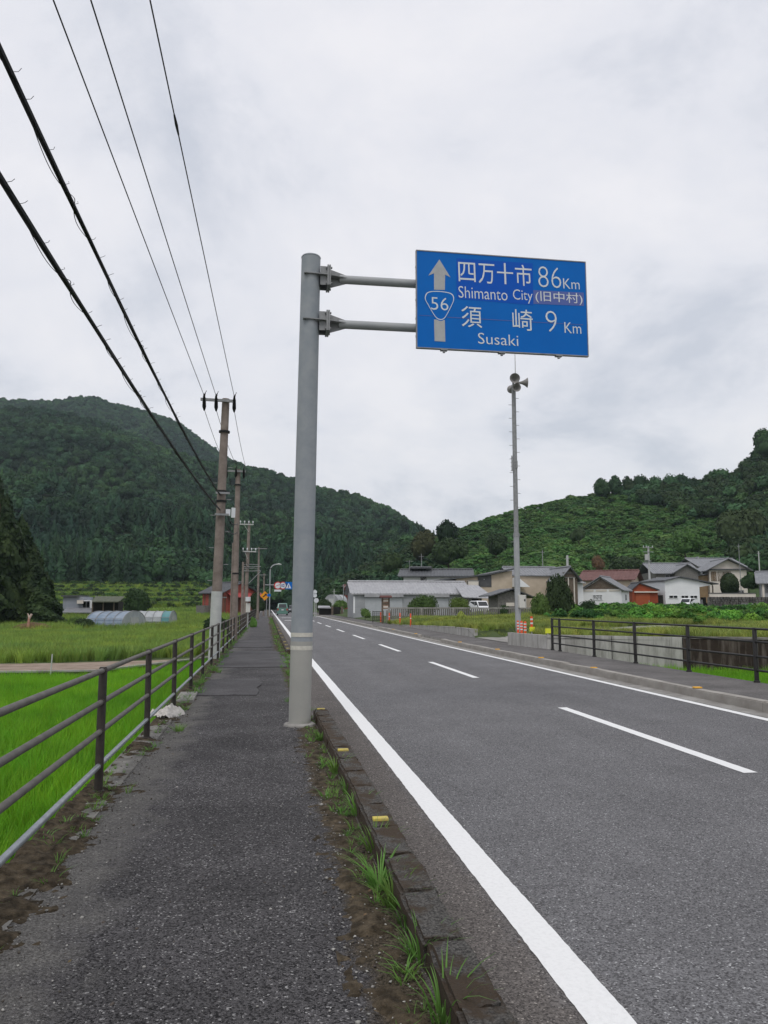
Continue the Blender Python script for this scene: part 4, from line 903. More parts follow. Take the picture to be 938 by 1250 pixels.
n = 9500; X = g_.uniform(17, 62, n); Y = g_.uniform(38, 92, n); K = X/Y; nz = fbm(X, Y, 6, 9.0)
k = (K > .375) & (K < .75) & (Y > 47-40*(K-.37)+nz*8) ; X, Y, nz = X[k], Y[k], nz[k]; m_ = len(X); sz = g_.uniform(.22, .55, m_)*(1+.9*nz)
scatter('tall_weeds', np.stack([X, Y, zr(X, Y)], 1), np.stack([sz, sz, sz*.95], 1), g_.uniform(0, 6.28, m_), g_.integers(0, 8, m_), G_LB+G_WE[:2]+G_GR, 'lush tall weeds between the grass field and the houses')
# loose grit and small stones on the soil strips
def grit():
    g = np.random.default_rng(31); P = []
    for _ in range(1500): P.append((g.normal(.52, .10), g.uniform(1.6, 11.4), .012))
    for _ in range(1300): P.append((g.normal(-1.22, .14), g.uniform(2.2, 12.5), .015))
    for _ in range(500): P.append((g.uniform(-1.1, .5), g.uniform(2.2, 14), .006))
    for _ in range(60): P.append((g.uniform(1.0, 1.28), g.uniform(3, 14), .002))
    P = np.array(P); n = len(P); pr = []
    for k in range(4):
        V, F = ICO1; V = V*(1+.25*np.random.default_rng(k).normal(size=(len(V), 1))); pr.append(proto('pebble', (V*[1, .8, .6], F), (mat('grit_pale', (.30, .29, .27), .9, rnd=.4), mat('grit_dark', (.07, .06, .05), .9, rnd=.5))[k % 2]))
    sc = np.exp(g.normal(-5.35, .45, n)); scatter('grit', P, sc, g.uniform(0, 6.28, n), g.integers(0, 4, n), pr, 'loose grit and pebbles on the soil along the pavement edges')
    # dry leaf scraps
    m = 60; P = np.stack([np.where(g.uniform(size=m) < .5, g.normal(.55, .10, m), g.normal(-1.2, .16, m)), g.uniform(2.0, 12, m), np.full(m, .035)], 1)
    pr = [proto('leaf_scrap', cards(np.zeros((1, 3)), np.array([[.2, .1, 1.0]]), 1.0, np.random.default_rng(k)), mat('dry_leaf', (.09, .055, .028), .9, (.16, .11, .06), 3, rnd=.4)) for k in range(3)]
    scatter('leaf_litter', P, g.uniform(.010, .024, m), g.uniform(0, 6.28, m), g.integers(0, 3, m), pr, 'dry leaf scraps lying on the pavement soil')
grit()
# little weeds in the pavement joints
def joint_weeds():
    P = []; g = np.random.default_rng(3)
    for _ in range(90): P.append((g.normal(.63, .05), g.uniform(1.5, 11.2), .01))
    for _ in range(420): P.append((g.normal(.62, .10), g.uniform(12, 95), .01))
    for _ in range(420): P.append((g.normal(-1.30, .10), g.uniform(9, 90), .015))
    for _ in range(50): P.append((g.normal(-1.33, .07), g.uniform(2.8, 9), .02))
    P = np.array(P); P[:, 0] += .0035*np.maximum(0, P[:, 1]-30); n = len(P)
    pr = [proto('sprig', blades(400+k, 10, .09, .007, .03, .9, 2, .03), M_WEED) for k in range(3)]
    scatter('pavement_weeds', P, g.uniform(.4, 1.3, n)*np.where(P[:, 1] > 12, 1.7, 1), g.uniform(0, 6.28, n), g.integers(0, 3, n), pr, 'small weeds and moss growing in the pavement joints')
joint_weeds()
def soil(name, label, x0, x1, y0, y1, nx, ny, seed, hmax, prof):
    xs = np.linspace(x0, x1, nx); ys = np.linspace(y0, y1, ny); X, Y = np.meshgrid(xs, ys)
    f = fbm(X, Y, .22, seed)+.55*fbm(X, Y, .06, seed+4); Z = .012+hmax*(prof((X-x0)/(x1-x0), (Y-y0)/(y1-y0))+.55*f-.35)
    o = grid_mesh(name, X, Y, Z, M_SOIL); return o
soil('soil_strip', '', -1.53, -.98, 2.0, 7.6, 26, 240, 1.7, .055, lambda a, b: 1.35-1.75*a-.8*np.maximum(0, b-.72)*3)
soil('soil_strip', '', -1.50, -.95, 6.8, 12.5, 24, 220, 5.1, .05, lambda a, b: .62-1.0*a+.25*np.sin(b*17)-.1)
soil('soil_strip', '', -1.52, -.9, 12.5, 60, 14, 300, 8.1, .06, lambda a, b: .95-1.3*a)
soil('soil_strip', '', .36, .73, 1.2, 11.3, 20, 420, 2.9, .04, lambda a, b: .35*np.exp(-((a-.55)/.3)**2)-.9*np.maximum(0, a-.82)*4)
soil('soil_strip', '', .30, .76, 25, 70, 12, 260, 6.3, .05, lambda a, b: -.05+1.1*a)
def tuft(label, x, y, h, n, seed, w=.011, group='grass tufts along the kerb'):
    root = thing('grass_tuft', label, 'grass tuft', (x, y, .0), 0, group)
    V, F = blades(seed, n, h, w, .05, .75, 5, .06); o = np_mesh('blades', V, F, M_WEED); o.parent = root
for k, (u, v, h, n, lb) in enumerate([
    (391, 904, .17, 46, 'first grass tuft by the kerb, close to the foot of the grey pole'),
    (410, 944, .24, 40, 'upright grass tuft by the kerb just past the second yellow reflector'),
    (424, 968, .16, 26, 'thin pale grass tuft by the kerb between two upright tufts'),
    (437, 995, .22, 30, 'slim grass tuft beside the nearest yellow reflector'),
    (458, 1042, .24, 38, 'tall grass tuft just below the nearest yellow reflector'),
    (464, 1085, .24, 60, 'thick leafy grass tuft, the biggest along the kerb'),
    (482, 1108, .22, 50, 'low spreading grass tuft adjoining the biggest one'),
    (500, 1130, .18, 30, 'small grass tuft beside a dark mossy kerb block'),
    (514, 1175, .22, 32, 'grass tuft leaning over the kerb gap, second nearest the camera'),
    (543, 1246, .26, 30, 'long bladed grass tuft nearest the camera at the kerb')]):
    p = Vector((0, 0, 0)); d = FW*940+RT*(u-469)-UP*(v-625); t = -EYE/d[2]; tuft(lb, d[0]*t, d[1]*t, h, n, 500+k)
for k, (u, v, h, n, lb) in enumerate([
    (58, 1078, .10, 14, 'tiny green sprig on the mossy soil by the nearest fence post'),
    (218, 893, .13, 50, 'low grass patch on the pavement edge beside the crumpled white bag'),
    (240, 838, .16, 70, 'grass patch at the pavement edge past the concrete slab')]):
    d = FW*940+RT*(u-469)-UP*(v-625); t = -EYE/d[2]; tuft(lb, d[0]*t, d[1]*t, h, n, 540+k, .009, 'grass tufts along the fence')
# litter on the pavement edge
def gp(u, v, z=0.0): d = FW*940+RT*(u-469)-UP*(v-625); t = (z-EYE)/d[2]; return Vector((d[0]*t, d[1]*t, z))
bagp = gp(204, 874)
bg = thing('crumpled_bag', 'crumpled white plastic bag lying on the soil by the third fence post', 'bag', tuple(bagp))
xs, ys = np.meshgrid(np.linspace(-.22, .22, 26), np.linspace(-.42, .42, 40)); rr_ = (xs/.22)**2+(ys/.42)**2
zz = .055*np.maximum(0, 1-rr_)**.35*(1+1.6*fbm(xs, ys, .11, 2.2))+.03*np.abs(fbm(xs, ys, .05, 4.4))-.03*(rr_ > .95)+.015
bo = np_mesh('bag_sheet', np.stack([xs+.04*np.sin(ys*9), ys, zz], -1).reshape(-1, 3), (lambda i: np.stack([i[:-1, :-1], i[:-1, 1:], i[1:, 1:], i[1:, :-1]], -1).reshape(-1, 4)[rr_[:-1, :-1].ravel() < .98])(np.arange(xs.size).reshape(xs.shape)), mat('dirty_white_plastic', (.42, .39, .36), .5, (.62, .59, .55), 14), True); bo.parent = bg
p = gp(228, 853); slab = thing('concrete_slab', 'flat grey concrete slab laid at the pavement edge beside the fence', 'slab', tuple(p))
MB().obox((0, 0, -.02), (.30, .02, 0), (-.03, 1.25, 0), (0, 0, .075)).build('slab', M_CONC, slab, bevel=.01)
for k in range(26):
    pass
p = gp(268, 797); rk = thing('stone', 'pale stone lying at the foot of the sleeved utility pole', 'stone', tuple(p)); V, F = ICO2; V = V*(.13*(1+.2*np.sin(V*5).sum(1, keepdims=True)))*[1.3, 1, .7]; o = np_mesh('stone_body', V+[0, 0, .06], F, M_CONCL, False); o.parent = rk
# field stakes
x, y, z = atg(66, 27.3, lambda a, b: -.95); s_ = thing('field_stake', 'thin white stake standing in the rice at the dirt track', 'stake', (x, y, z)); MB().tube([(0, 0, 0), (.03, 0, .95)], .022, 6).build('shaft', M_UPOLE2, s_)
p = at(34.5, 764, 68); s_ = thing('field_stake', 'reddish wooden stake with a pale tip in front of the cedar grove', 'stake', (p.x, 68, zl1(p.x, 68)-.02))
MB().tube([(0, 0, 0), (.05, 0, 1.3)], [.13, .09], 8).build('shaft', mat('reddish_wood', (.34, .16, .11), .9, (.45, .26, .2), 5), s_); MB().tube([(.05, 0, 1.25), (-.08, 0, 1.62)], [.08, .03], 6).tube([(.05, 0, 1.2), (.24, 0, 1.55)], [.1, .09], 8).build('tip', mat('pale_rag', (.5, .38, .33), .8), s_)
p = at(40, 768, 69); md = thing('soil_mound', 'low brown soil mound beside the reddish stake', 'mound', (p.x, 69, zl1(p.x, 69))); V, F = ICO2; V = V*[1.9, 1.4, .85]; o = np_mesh('mound_body', V, F, mat('brown_soil', (.085, .055, .025), 1, (.14, .09, .045), 2, bump=.6), True); o.parent = md
# ================================================================== BUILDINGS
def slab(mb, p, q, r, s, th):
    """roof plane through four corners, th thick downwards"""
    p, q, r, s = [Vector(c) for c in (p, q, r, s)]; mb.prism([p, q, r, s], (0, 0, -th))
def ribs(mb, p, q, r, s, step, hgt, wd):
    """raised tile courses running from the edge p-q (eave) up to s-r (ridge)"""
    p, q, r, s = [Vector(c) for c in (p, q, r, s)]; L = (q-p).length; n = max(2, int(L/step)); up = (s-p).cross(q-p).normalized(); up = up if up.z > 0 else -up; ax = (q-p).normalized()*wd/2
    for k in range(n+1):
        t = k/n; a = p.lerp(q, t); b = s.lerp(r, t); mb.poly([a-ax, a+up*hgt, b+up*hgt, b-ax]); mb.poly([a+up*hgt, a+ax, b+ax, b+up*hgt])
def gable_roof(root, x0, x1, y0, y1, h, rise, axis, ov, m, step=.32, th=.12, name='roof', asym=.5, ridge=True):
    out = []
    if axis == 'x':
        ym = y0+(y1-y0)*asym
        f = rise/(ym-y0); g = rise/(y1-ym)
        P = [((x0-ov, y0-ov, h-f*ov), (x1+ov, y0-ov, h-f*ov), (x1+ov, ym, h+rise), (x0-ov, ym, h+rise)), ((x1+ov, y1+ov, h-g*ov), (x0-ov, y1+ov, h-g*ov), (x0-ov, ym, h+rise), (x1+ov, ym, h+rise))]
        R_ = [(x0-ov, ym, h+rise), (x1+ov, ym, h+rise)]
    else:
        xm = x0+(x1-x0)*asym; f = rise/(xm-x0); g = rise/(x1-xm)
        P = [((x0-ov, y1+ov, h-f*ov), (x0-ov, y0-ov, h-f*ov), (xm, y0-ov, h+rise), (xm, y1+ov, h+rise)), ((x1+ov, y0-ov, h-g*ov), (x1+ov, y1+ov, h-g*ov), (xm, y1+ov, h+rise), (xm, y0-ov, h+rise))]
        R_ = [(xm, y0-ov, h+rise), (xm, y1+ov, h+rise)]
    mb = MB()
    for q in P:
        q = [(a, b, c+th) for a, b, c in q]; slab(mb, *q, th)
        if step: ribs(mb, *q, step, .05, step*.55)
    if ridge: mb.tube([Vector(c)+Vector((0, 0, th+.05)) for c in R_], .13, 8)
    o = mb.build(name, m, root); return o
def gable_wall(root, x0, x1, y0, y1, h, rise, axis, m, zb=-.6, name='wall', asym=.5):
    if axis == 'x':
        ym = y0+(y1-y0)*asym; pts = [(x0, y0, zb), (x0, y1, zb), (x0, y1, h), (x0, ym, h+rise), (x0, y0, h)]; v = (x1-x0, 0, 0)
    else:
        xm = x0+(x1-x0)*asym; pts = [(x0, y0, zb), (x1, y0, zb), (x1, y0, h), (xm, y0, h+rise), (x0, y0, h)]; v = (0, y1-y0, 0)
    return MB().prism(pts, v).build(name, m, root)
def window(root, x, z, w, h, y=0.0, face='-y', mull=1, fm=None, pm=None, name='window', d=.05):
    """x, z = centre of the opening on the face (face '-x' / '+x': x runs along y)"""
    def T(a, o, c): return {'-y': (a, y-o, c), '+y': (a, y+o, c), '-x': (y-o, a, c), '+x': (y+o, a, c)}[face]
    mb = MB(); t = .06
    def bar(a0, a1, c0, c1, o0=-.02, o1=d):
        p = [T(a0, o0, c0), T(a1, o0, c0), T(a1, o0, c1), T(a0, o0, c1)]; q = Vector(T(0, o1, 0))-Vector(T(0, o0, 0)); mb.prism(p, q)
    bar(x-w/2, x+w/2, z+h/2-t, z+h/2); bar(x-w/2-.03, x+w/2+.03, z-h/2, z-h/2+t, -.02, d+.03)
    bar(x-w/2, x-w/2+t, z-h/2+t, z+h/2-t); bar(x+w/2-t, x+w/2, z-h/2+t, z+h/2-t)
    for k in range(mull): c = x-w/2+w*(k+1)/(mull+1); bar(c-t/2, c+t/2, z-h/2+t, z+h/2-t, -.02, d-.01)
    o = mb.build(name, fm or M_GALVD, root)
    MB().prism([T(x-w/2+t, -.02, z-h/2+t), T(x+w/2-t, -.02, z-h/2+t), T(x+w/2-t, -.02, z+h/2-t), T(x-w/2+t, -.02, z+h/2-t)], Vector(T(0, .02, 0))-Vector(T(0, 0, 0))).build('pane', pm or M_GLASS, o)
    return o
def antenna(root, x, y, z0, h):
    MB().tube([(x, y, z0), (x, y, z0+h)], .035, 6).tube([(x-.5, y, z0+h-.15), (x+.5, y, z0+h-.15)], .02, 5).tube([(x-.35, y-.3, z0+h-.15), (x-.35, y+.3, z0+h-.15)], .015, 5).tube([(x+.3, y-.25, z0+h-.15), (x+.3, y+.25, z0+h-.15)], .015, 5).tube([(x, y-.3, z0+h-.5), (x, y+.3, z0+h-.5)], .015, 5).build('antenna', M_GALVD, root)
def house(name, label, cat, u, Y, zf=None, rz=0, z=None):
    x = PX(u, Y); return thing(name, label, cat, (x, Y, zf(x, Y) if z is None else z), rz)
def lx(u, Y, x0): return PX(u, Y)-x0
# --- long grey shed with roller shutters
Y = 85; r_ = house('storage_shed', 'long grey storage shed with pale ribbed roof and roller shutters beside the road', 'shed', 430, Y, z=.3); x0 = r_.location.x; W_ = lx(576, Y, x0)
hz = PZ(724.5, Y)-.3; gable_wall(r_, .15, W_, 0, 6, hz, 1.25, 'x', M_GREYW); gable_roof(r_, .15, W_-.3, 0, 6, hz, 1.25, 'x', .30, M_TILEL, .36)
for (ua, ub) in ((445, 492), (520, 548)):
    a, b = lx(ua, Y, x0), lx(ub, Y, x0); zt = PZ(729, Y)-.3
    sh_ = MB()
    for k in range(int(zt/.12)+4): sh_.box(a+.08, b-.08, -.05-.012*(k % 2), .0, -.45+k*.12, -.45+k*.12+.115)
    s_ = sh_.build('shutter', mat('shutter_slats', (.40, .42, .44), .5, (.46, .48, .50), 2), r_); MB().box(a-.02, b+.02, -.34, -.07, zt, zt+.40).build('shutter_housing', M_TILEL, r_)
MB().box(lx(431.5, Y, x0), lx(433.5, Y, x0), -.04, .0, .4, 2.2).build('downpipe', M_WHITE, r_)
# --- white house with dark roof behind
Y = 104; r_ = house('house', 'white house with dark tiled roof and one dark window, behind the long grey shed', 'house', 493, Y, z=.8, rz=R(-14)); x0 = r_.location.x; W_ = lx(566, Y, x0)*1.05; hz = PZ(703, Y)-.8
gable_wall(r_, 0, W_, 0, 8, hz, .9, 'x', M_WHITE); gable_roof(r_, 0, W_, 0, 8, hz, .9, 'x', .7, M_TILED, .4)
window(r_, lx(516.5, Y, x0)*1.02, PZ(706, Y)-.8, .85, .9, 0, '-y', 0); antenna(r_, lx(499, Y, x0), 2.5, hz+.6, 1.7)
rr = MB(); slab(rr, (.6, 2.6, hz+1.35), (W_*.42, 2.6, hz+1.35), (W_*.42, 5.4, hz+1.55), (.6, 5.4, hz+1.55), .22); rr.build('raised_ridge', M_TILED, r_)
# --- beige house with long roofs
Y = 95; r_ = house('house', 'big beige house with slanting roof line and dark grey wall panel above the pale lean-to', 'house', 540, Y, z=.8); x0 = r_.location.x; L = lambda u: lx(u, Y, x0); Z = lambda v: PZ(v, Y)-.8
MB().prism([(L(558), 0, -.5), (L(626), 0, -.5), (L(626), 0, Z(695.5)), (L(595), 0, Z(702)), (L(558), 0, Z(706))], (0, 6, 0)).build('wall', M_BEIGE, r_)
rf_ = MB(); rf_.prism([(L(538), -.5, Z(708.5)), (L(538), -.5, Z(707)), (L(595), -.5, Z(699.5)), (L(627), -.5, Z(692.5)), (L(627), -.5, Z(694.5)), (L(595), -.5, Z(701.5))], (0, 7, 0)); rf_.build('roof', M_TILED, r_)
MB().box(L(584), L(600.5), -.06, .02, Z(716), Z(700.8)).build('wall_panel', mat('charcoal_siding', (.075, .075, .078), .7, (.10, .10, .105), 2), r_)
MB().box(L(591), L(592), -.10, -.05, Z(707), Z(706)).build('wall_lamp', M_LAMP, r_)
b_ = MB().box(L(569.6), L(583.6), -.7, -.62, Z(714.5), Z(709)).box(L(569.6), L(570.3), -.7, 0, Z(714.5), Z(709)).box(L(582.9), L(583.6), -.7, 0, Z(714.5), Z(709)).build('balcony', M_CREAM, r_)
MB().box(L(569.4), L(583.8), -.74, -.58, Z(709), Z(708.3)).build('balcony_rail', M_GALVD, b_)
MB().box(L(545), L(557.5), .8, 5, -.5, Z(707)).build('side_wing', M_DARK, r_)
MB().prism([(L(626.3), 1, -.5), (L(694), 1, -.5), (L(694), 1, Z(701)), (L(626.3), 1, Z(701))], (0, 6, 0)).build('wing_wall', M_BEIGE, r_)
gable_roof(r_, L(627.5), L(692), .9, 7.2, Z(701.5), Z(690.5)-Z(701.5), 'x', .15, M_TILE, .4, name='wing_roof')
MB().prism([(L(626), -.9, Z(716)), (L(645), -.9, Z(716)), (L(633), -.9, Z(706)), (L(626), -.9, Z(704.5))], (0, 1.6, 0)).build('white_gable', M_WHITE, r_)
# --- pale lean-to
Y = 82; r_ = house('carport', 'pale metal lean-to carport between the grey shed and the small weathered shed', 'carport', 570, Y, z=.55); x0 = r_.location.x
rf_ = MB(); q = ((L_ := lx(566, Y, x0)), 0, PZ(728.5, Y)-.55), (lx(604, Y, x0), 0, PZ(730, Y)-.55), (lx(600, Y, x0), 5.5, PZ(716, Y)-.25), (lx(571, Y, x0), 5.5, PZ(715, Y)-.25)
slab(rf_, *q, .08); ribs(rf_, *q, .5, .04, .2); rf_.build('roof', M_TILEL, r_)
for u in (572, 586, 601): MB().box(lx(u, Y, x0)-.05, lx(u, Y, x0)+.05, .2, .3, -.5, PZ(730, Y)-.6).build('post', M_WOOD, r_)
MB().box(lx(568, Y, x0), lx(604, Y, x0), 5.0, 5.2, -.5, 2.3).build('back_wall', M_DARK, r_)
for k in range(4): MB().box(.4+k*.75, 1.0+k*.75, 3.8, 4.6, -.4, .7+.25*(k % 3)).build('stored_crate', M_WOOD, r_)
# --- small weathered shed
Y = 68; r_ = house('garden_shed', 'small weathered grey shed with shallow gable roof behind the slatted fence', 'shed', 609, Y, z=.5); x0 = r_.location.x; L = lambda u: lx(u, Y, x0); Z = lambda v: PZ(v, Y)-.5
MB().prism([(L(608), 0, -.3), (L(640), 0, -.3), (L(640), 0, Z(726)), (L(625), 0, Z(720.5)), (L(608), 0, Z(726))], (0, 3, 0)).build('wall', M_WOODG, r_)
rf_ = MB()
for a, b in (((L(597.5), Z(728)), (L(625), Z(719))), ((L(625), Z(719)), (L(652), Z(730)))): rf_.prism([(a[0], -.5, a[1]), (a[0], -.5, a[1]+.10), (b[0], -.5, b[1]+.10), (b[0], -.5, b[1])], (0, 4, 0))
rf_.build('roof', M_TILED, r_)
for k in range(9): MB().box(L(610)+k*.24, L(610)+k*.24+.2, -.03, .01, -.2, Z(729)).build('plank', M_WOODG, r_)
MB().box(L(618), L(628), -.05, .0, Z(740), Z(735.6)).build('pale_panel', M_CREAM, r_)
# --- temple-like gabled house beside the bush
Y = 92; r_ = house('house', 'grey tiled house with timber gable half hidden behind the roadside bush', 'house', 683, Y, z=1.0); x0 = r_.location.x; L = lambda u: lx(u, Y, x0); Z = lambda v: PZ(v, Y)-1.0
gable_wall(r_, L(685.5), L(706), 0, 7, Z(704), Z(692)-Z(704), 'y', M_WOOD); gable_roof(r_, L(686), L(706), 0, 7, Z(703.8), Z(691.5)-Z(703.8), 'y', .45, M_TILE, .4)
for u in (694.5, 701.5, 688.5): MB().box(L(u)-.06, L(u)+.06, -.14, 0, -.3, Z(704)).build('post', M_CREAM, r_)
for zz in (704.5, 698.5): MB().box(L(688), L(704), -.13, .0, Z(zz), Z(zz)+.15).build('beam', M_WOODG, r_)
MB().box(L(706), L(715), .6, 5, -.3, Z(709)).build('annex_wall', M_WHITE, r_)
rf_ = MB(); slab(rf_, (L(705), .1, Z(709)), (L(717), .1, Z(710)), (L(716), 5, Z(703)), (L(705), 5, Z(703)), .12); rf_.build('annex_roof', M_TILEL, r_)
# --- white gabled house
Y = 100; zb = 1.1; r_ = house('house', 'small white house with dark timber gable and two small windows, left of the orange shed', 'house', 711, Y, z=zb, rz=R(-38)); W_ = lx(753, Y, r_.location.x)*1.06; D_ = 4.8; hz = PZ(719, Y)-zb
gable_wall(r_, 0, W_, 0, D_, hz, 1.55, 'y', M_WHITE); MB().prism([(.2, -.04, hz+.05), (W_-.2, -.04, hz+.05), (W_/2, -.04, hz+1.45)], (0, .06, 0)).build('gable_boards', M_WOOD, r_)
gable_roof(r_, 0, W_, 0, D_, hz, 1.6, 'y', .4, M_TILE, .36)
window(r_, W_*.40, hz-1.05, 1.35, .72, 0, '-y', 2, M_WHITE, M_PALEG); window(r_, D_*.55, hz-1.05, .75, .75, W_, '+x', 1)
MB().box(-.03, W_+.03, -.05, D_, -.7, .15).build('plinth', M_CREAM, r_)
for k in range(3): MB().box(.15+k*W_/3, W_/3*(k+1)-.15, -.06, 0, hz-.28, hz-.02).build('transom_board', M_CREAM, r_)
# --- red roofed house
Y = 117; zb = 1.6; r_ = house('house', 'long house with faded red roof behind the small white house', 'house', 712, Y, z=zb, rz=R(-36)); W_ = lx(760, Y, r_.location.x)*1.15; D_ = 6.4; hz = PZ(706, Y)-zb
gable_wall(r_, 0, W_, 0, D_, hz, 1.3, 'x', M_BEIGE); gable_roof(r_, 0, W_, 0, D_, hz, 1.3, 'x', .6, M_REDROOF, .5)
window(r_, 1.6, hz-1.0, 1.8, 1.1, W_, '+x', 1); window(r_, 4.4, hz-1.0, 1.6, 1.1, W_, '+x', 1)
# --- orange shed
Y = 105; zb = 1.25; r_ = house('shed', 'rust orange metal shed with white awning strip between the white houses', 'shed', 772.5, Y, z=zb, rz=R(-14)); x0 = r_.location.x; W_ = lx(801, Y, x0); hz = PZ(719.5, Y)-zb; L = lambda u: lx(u, Y, x0)
gable_wall(r_, 0, W_, 0, 5, hz, .95, 'y', M_ORANGE, asym=.3); gable_roof(r_, -.05, W_, 0, 5, hz, .95, 'y', .2, M_TILED, .4, asym=.3)
MB().box(.25, W_, -.35, 0, hz-.35, hz-.18).build('awning', M_CREAM, r_); d_ = MB().box(.5, W_*.68, -.06, 0, -.4, hz-.5).build('door', mat('orange_door', (.36, .085, .03), .7, (.31, .07, .027), 3), r_); MB().box(W_*.63, W_*.66, -.10, -.05, .7, .95).build('handle', M_GALVD, d_)
for k in range(7): MB().box(W_*.7+k*.13, W_*.7+k*.13+.06, -.03, 0, -.3, hz-.4).build('wall_rib', M_ORANGE, r_)
MB().box(W_+.05, W_+2.2, .8, 4.5, -.5, hz-.7).build('side_store', M_DARK, r_)
# --- white garage
Y = 104; zb = 1.3; r_ = house('garage_building', 'white windowless-fronted garage with three slit windows and a side carport', 'garage', 813, Y, z=zb); x0 = r_.location.x; L = lambda u: lx(u, Y, x0); Z = lambda v: PZ(v, Y)-zb
MB().prism([(L(813), 0, -.5), (L(855), 0, -.5), (L(855), 0, Z(707.5)), (L(831), 0, Z(703)), (L(813), 0, Z(707.5))], (0, 7, 0)).build('wall', M_WHITE, r_)
MB().prism([(L(855.2), 0.02, Z(715)), (L(872), .02, Z(712.5)), (L(855.2), .02, Z(708))], (0, 7, 0)).build('carport_gable', M_WHITE, r_)
rf_ = MB()
for a, b in (((L(811), Z(708)), (L(831), Z(702.8))), ((L(831), Z(702.8)), (L(877), Z(711.8)))): rf_.prism([(a[0], -.4, a[1]), (a[0], -.4, a[1]+.16), (b[0], -.4, b[1]+.16), (b[0], -.4, b[1])], (0, 7.8, 0))
rf_.build('roof', M_TILED, r_)
for a, b in ((817, 828), (832, 841), (843, 852)): window(r_, (L(a)+L(b))/2, Z(728), L(b)-L(a), Z(726)-Z(730), 0, '-y', 1, M_WHITE)
MB().box(L(856), L(873), 6.2, 6.4, -.5, Z(712.5)).build('back_wall', M_DARK, r_); MB().box(L(872), L(872)+.14, .2, .34, -.5, Z(712.6)).build('post', M_WOOD, r_)
MB().box(L(812.5), L(856), -.06, 0, -.6, Z(737)).build('plinth', M_CONC, r_)
for k, u in enumerate((857.5, 862, 866)): MB().box(L(u), L(u)+.45, 1.5, 2.2, -.3, .7+.35*k).build('stored_box', (M_CREAM, M_GREYW, M_DARK)[k], r_)
# --- two storey houses on the rise
Y = 124; zb = 2.4; r_ = house('house', 'dark two storey house with grey hipped gable, above the white garage', 'house', 802, Y, z=zb, rz=R(-8)); x0 = r_.location.x; L = lambda u: lx(u, Y, x0); Z = lambda v: PZ(v, Y)-zb
gable_wall(r_, 0, L(848), 0, 8, Z(696.5), 0.05, 'x', M_WOODG); gable_roof(r_, 0, L(849), 0, 8, Z(696.5), 1.6, 'x', .7, M_TILE, .4)
gable_wall(r_, L(822), L(848), -1.0, 3, Z(696), Z(688)-Z(696), 'y', M_WOODG, name='gable_wing', zb=1.0); gable_roof(r_, L(822), L(848), -1.0, 4, Z(696), Z(687.3)-Z(696), 'y', .45, M_TILE, .4, name='gable_roof')
MB().box(.1, L(815), -.08, 0, -.5, Z(703)).build('lower_wall', M_WHITE, r_); window(r_, L(806), Z(708), 1.3, 1.1, -.08, '-y', 1); window(r_, L(818), Z(703), 1.5, 1.0, 0, '-y', 1)
rf_ = MB(); slab(rf_, (-.4, -1.2, Z(714)), (L(816), -1.2, Z(713)), (L(816), 0, Z(709)), (-.4, 0, Z(710)), .12); rf_.build('lean_to_roof', M_TILEL, r_)
Y = 122; zb = 2.3; r_ = house('house', 'tall cream house with white gable and brown blinds behind the clipped round tree', 'house', 868, Y, z=zb, rz=R(-16)); x0 = r_.location.x; W_ = lx(908, Y, x0); L = lambda u: lx(u, Y, x0); Z = lambda v: PZ(v, Y)-zb
hz = Z(691.5); gable_wall(r_, 0, W_, 0, 9, hz, Z(680)-hz, 'y', M_CREAM); gable_roof(r_, 0, W_, 0, 9, hz, Z(679)-hz, 'y', .8, M_TILE, .4)
MB().box(-.35, W_+.35, -.35, -.02, hz-.22, hz).build('gable_sill', M_TILED, r_)
for a, b in ((.25, 1.15), (1.35, 3.5)): window(r_, (a+b)/2, hz-1.25, b-a, 1.6, 0, '-y', 1, M_WOOD, M_BROWNP)
for k in range(4): MB().box(-.08, 0, .8+k*1.8, 2.2+k*1.8, hz-2.3, hz-.6).build('wood_panel', M_BROWNP, r_)
MB().box(-2.6, -.05, 1.0, 8.0, -.4, hz-1.1).build('side_wing', M_BROWNP, r_); rf_ = MB(); slab(rf_, (-3.2, .4, hz-1.3), (-.02, .4, hz-.7), (-.02, 8.6, hz-.7), (-3.2, 8.6, hz-1.3), .14); rf_.build('side_roof', M_TILE, r_)
window(r_, W_*.8, 1.2, 1.2, 1.1, 0, '-y', 1)
Y = 138; zb = 3.0; r_ = house('house', 'house roof of grey tiles rising behind the tall cream house', 'house', 857, Y, z=zb); x0 = r_.location.x; L = lambda u: lx(u, Y, x0); Z = lambda v: PZ(v, Y)-zb
gable_wall(r_, 0, L(909), 0, 8, Z(687.5), Z(677.5)-Z(687.5), 'x', M_WOODG); gable_roof(r_, 0, L(909), 0, 8, Z(687.5), Z(677)-Z(687.5), 'x', .7, M_TILE, .4); MB().box(L(867), L(869), 3.6, 4.2, Z(678), Z(674)).build('chimney', M_GREYW, r_)
Y = 100; r_ = house('house', 'dark house with white corner post cut off by the picture edge', 'house', 928, Y, z=1.4, rz=R(-33)); x0 = r_.location.x; L = lambda u: lx(u, Y, x0); Z = lambda v: PZ(v, Y)-1.4
gable_wall(r_, L(929.5), L(975), 0, 7, Z(709), 1.5, 'x', M_GREYW); gable_roof(r_, L(929.5), L(975), 0, 7, Z(709), 1.5, 'x', .5, M_TILE, .4); MB().box(L(931), L(931)+.28, -.2, .05, -.6, Z(709)).build('corner_post', M_CREAM, r_); window(r_, L(940), Z(717), 1.6, 1.3, 0, '-y', 1)
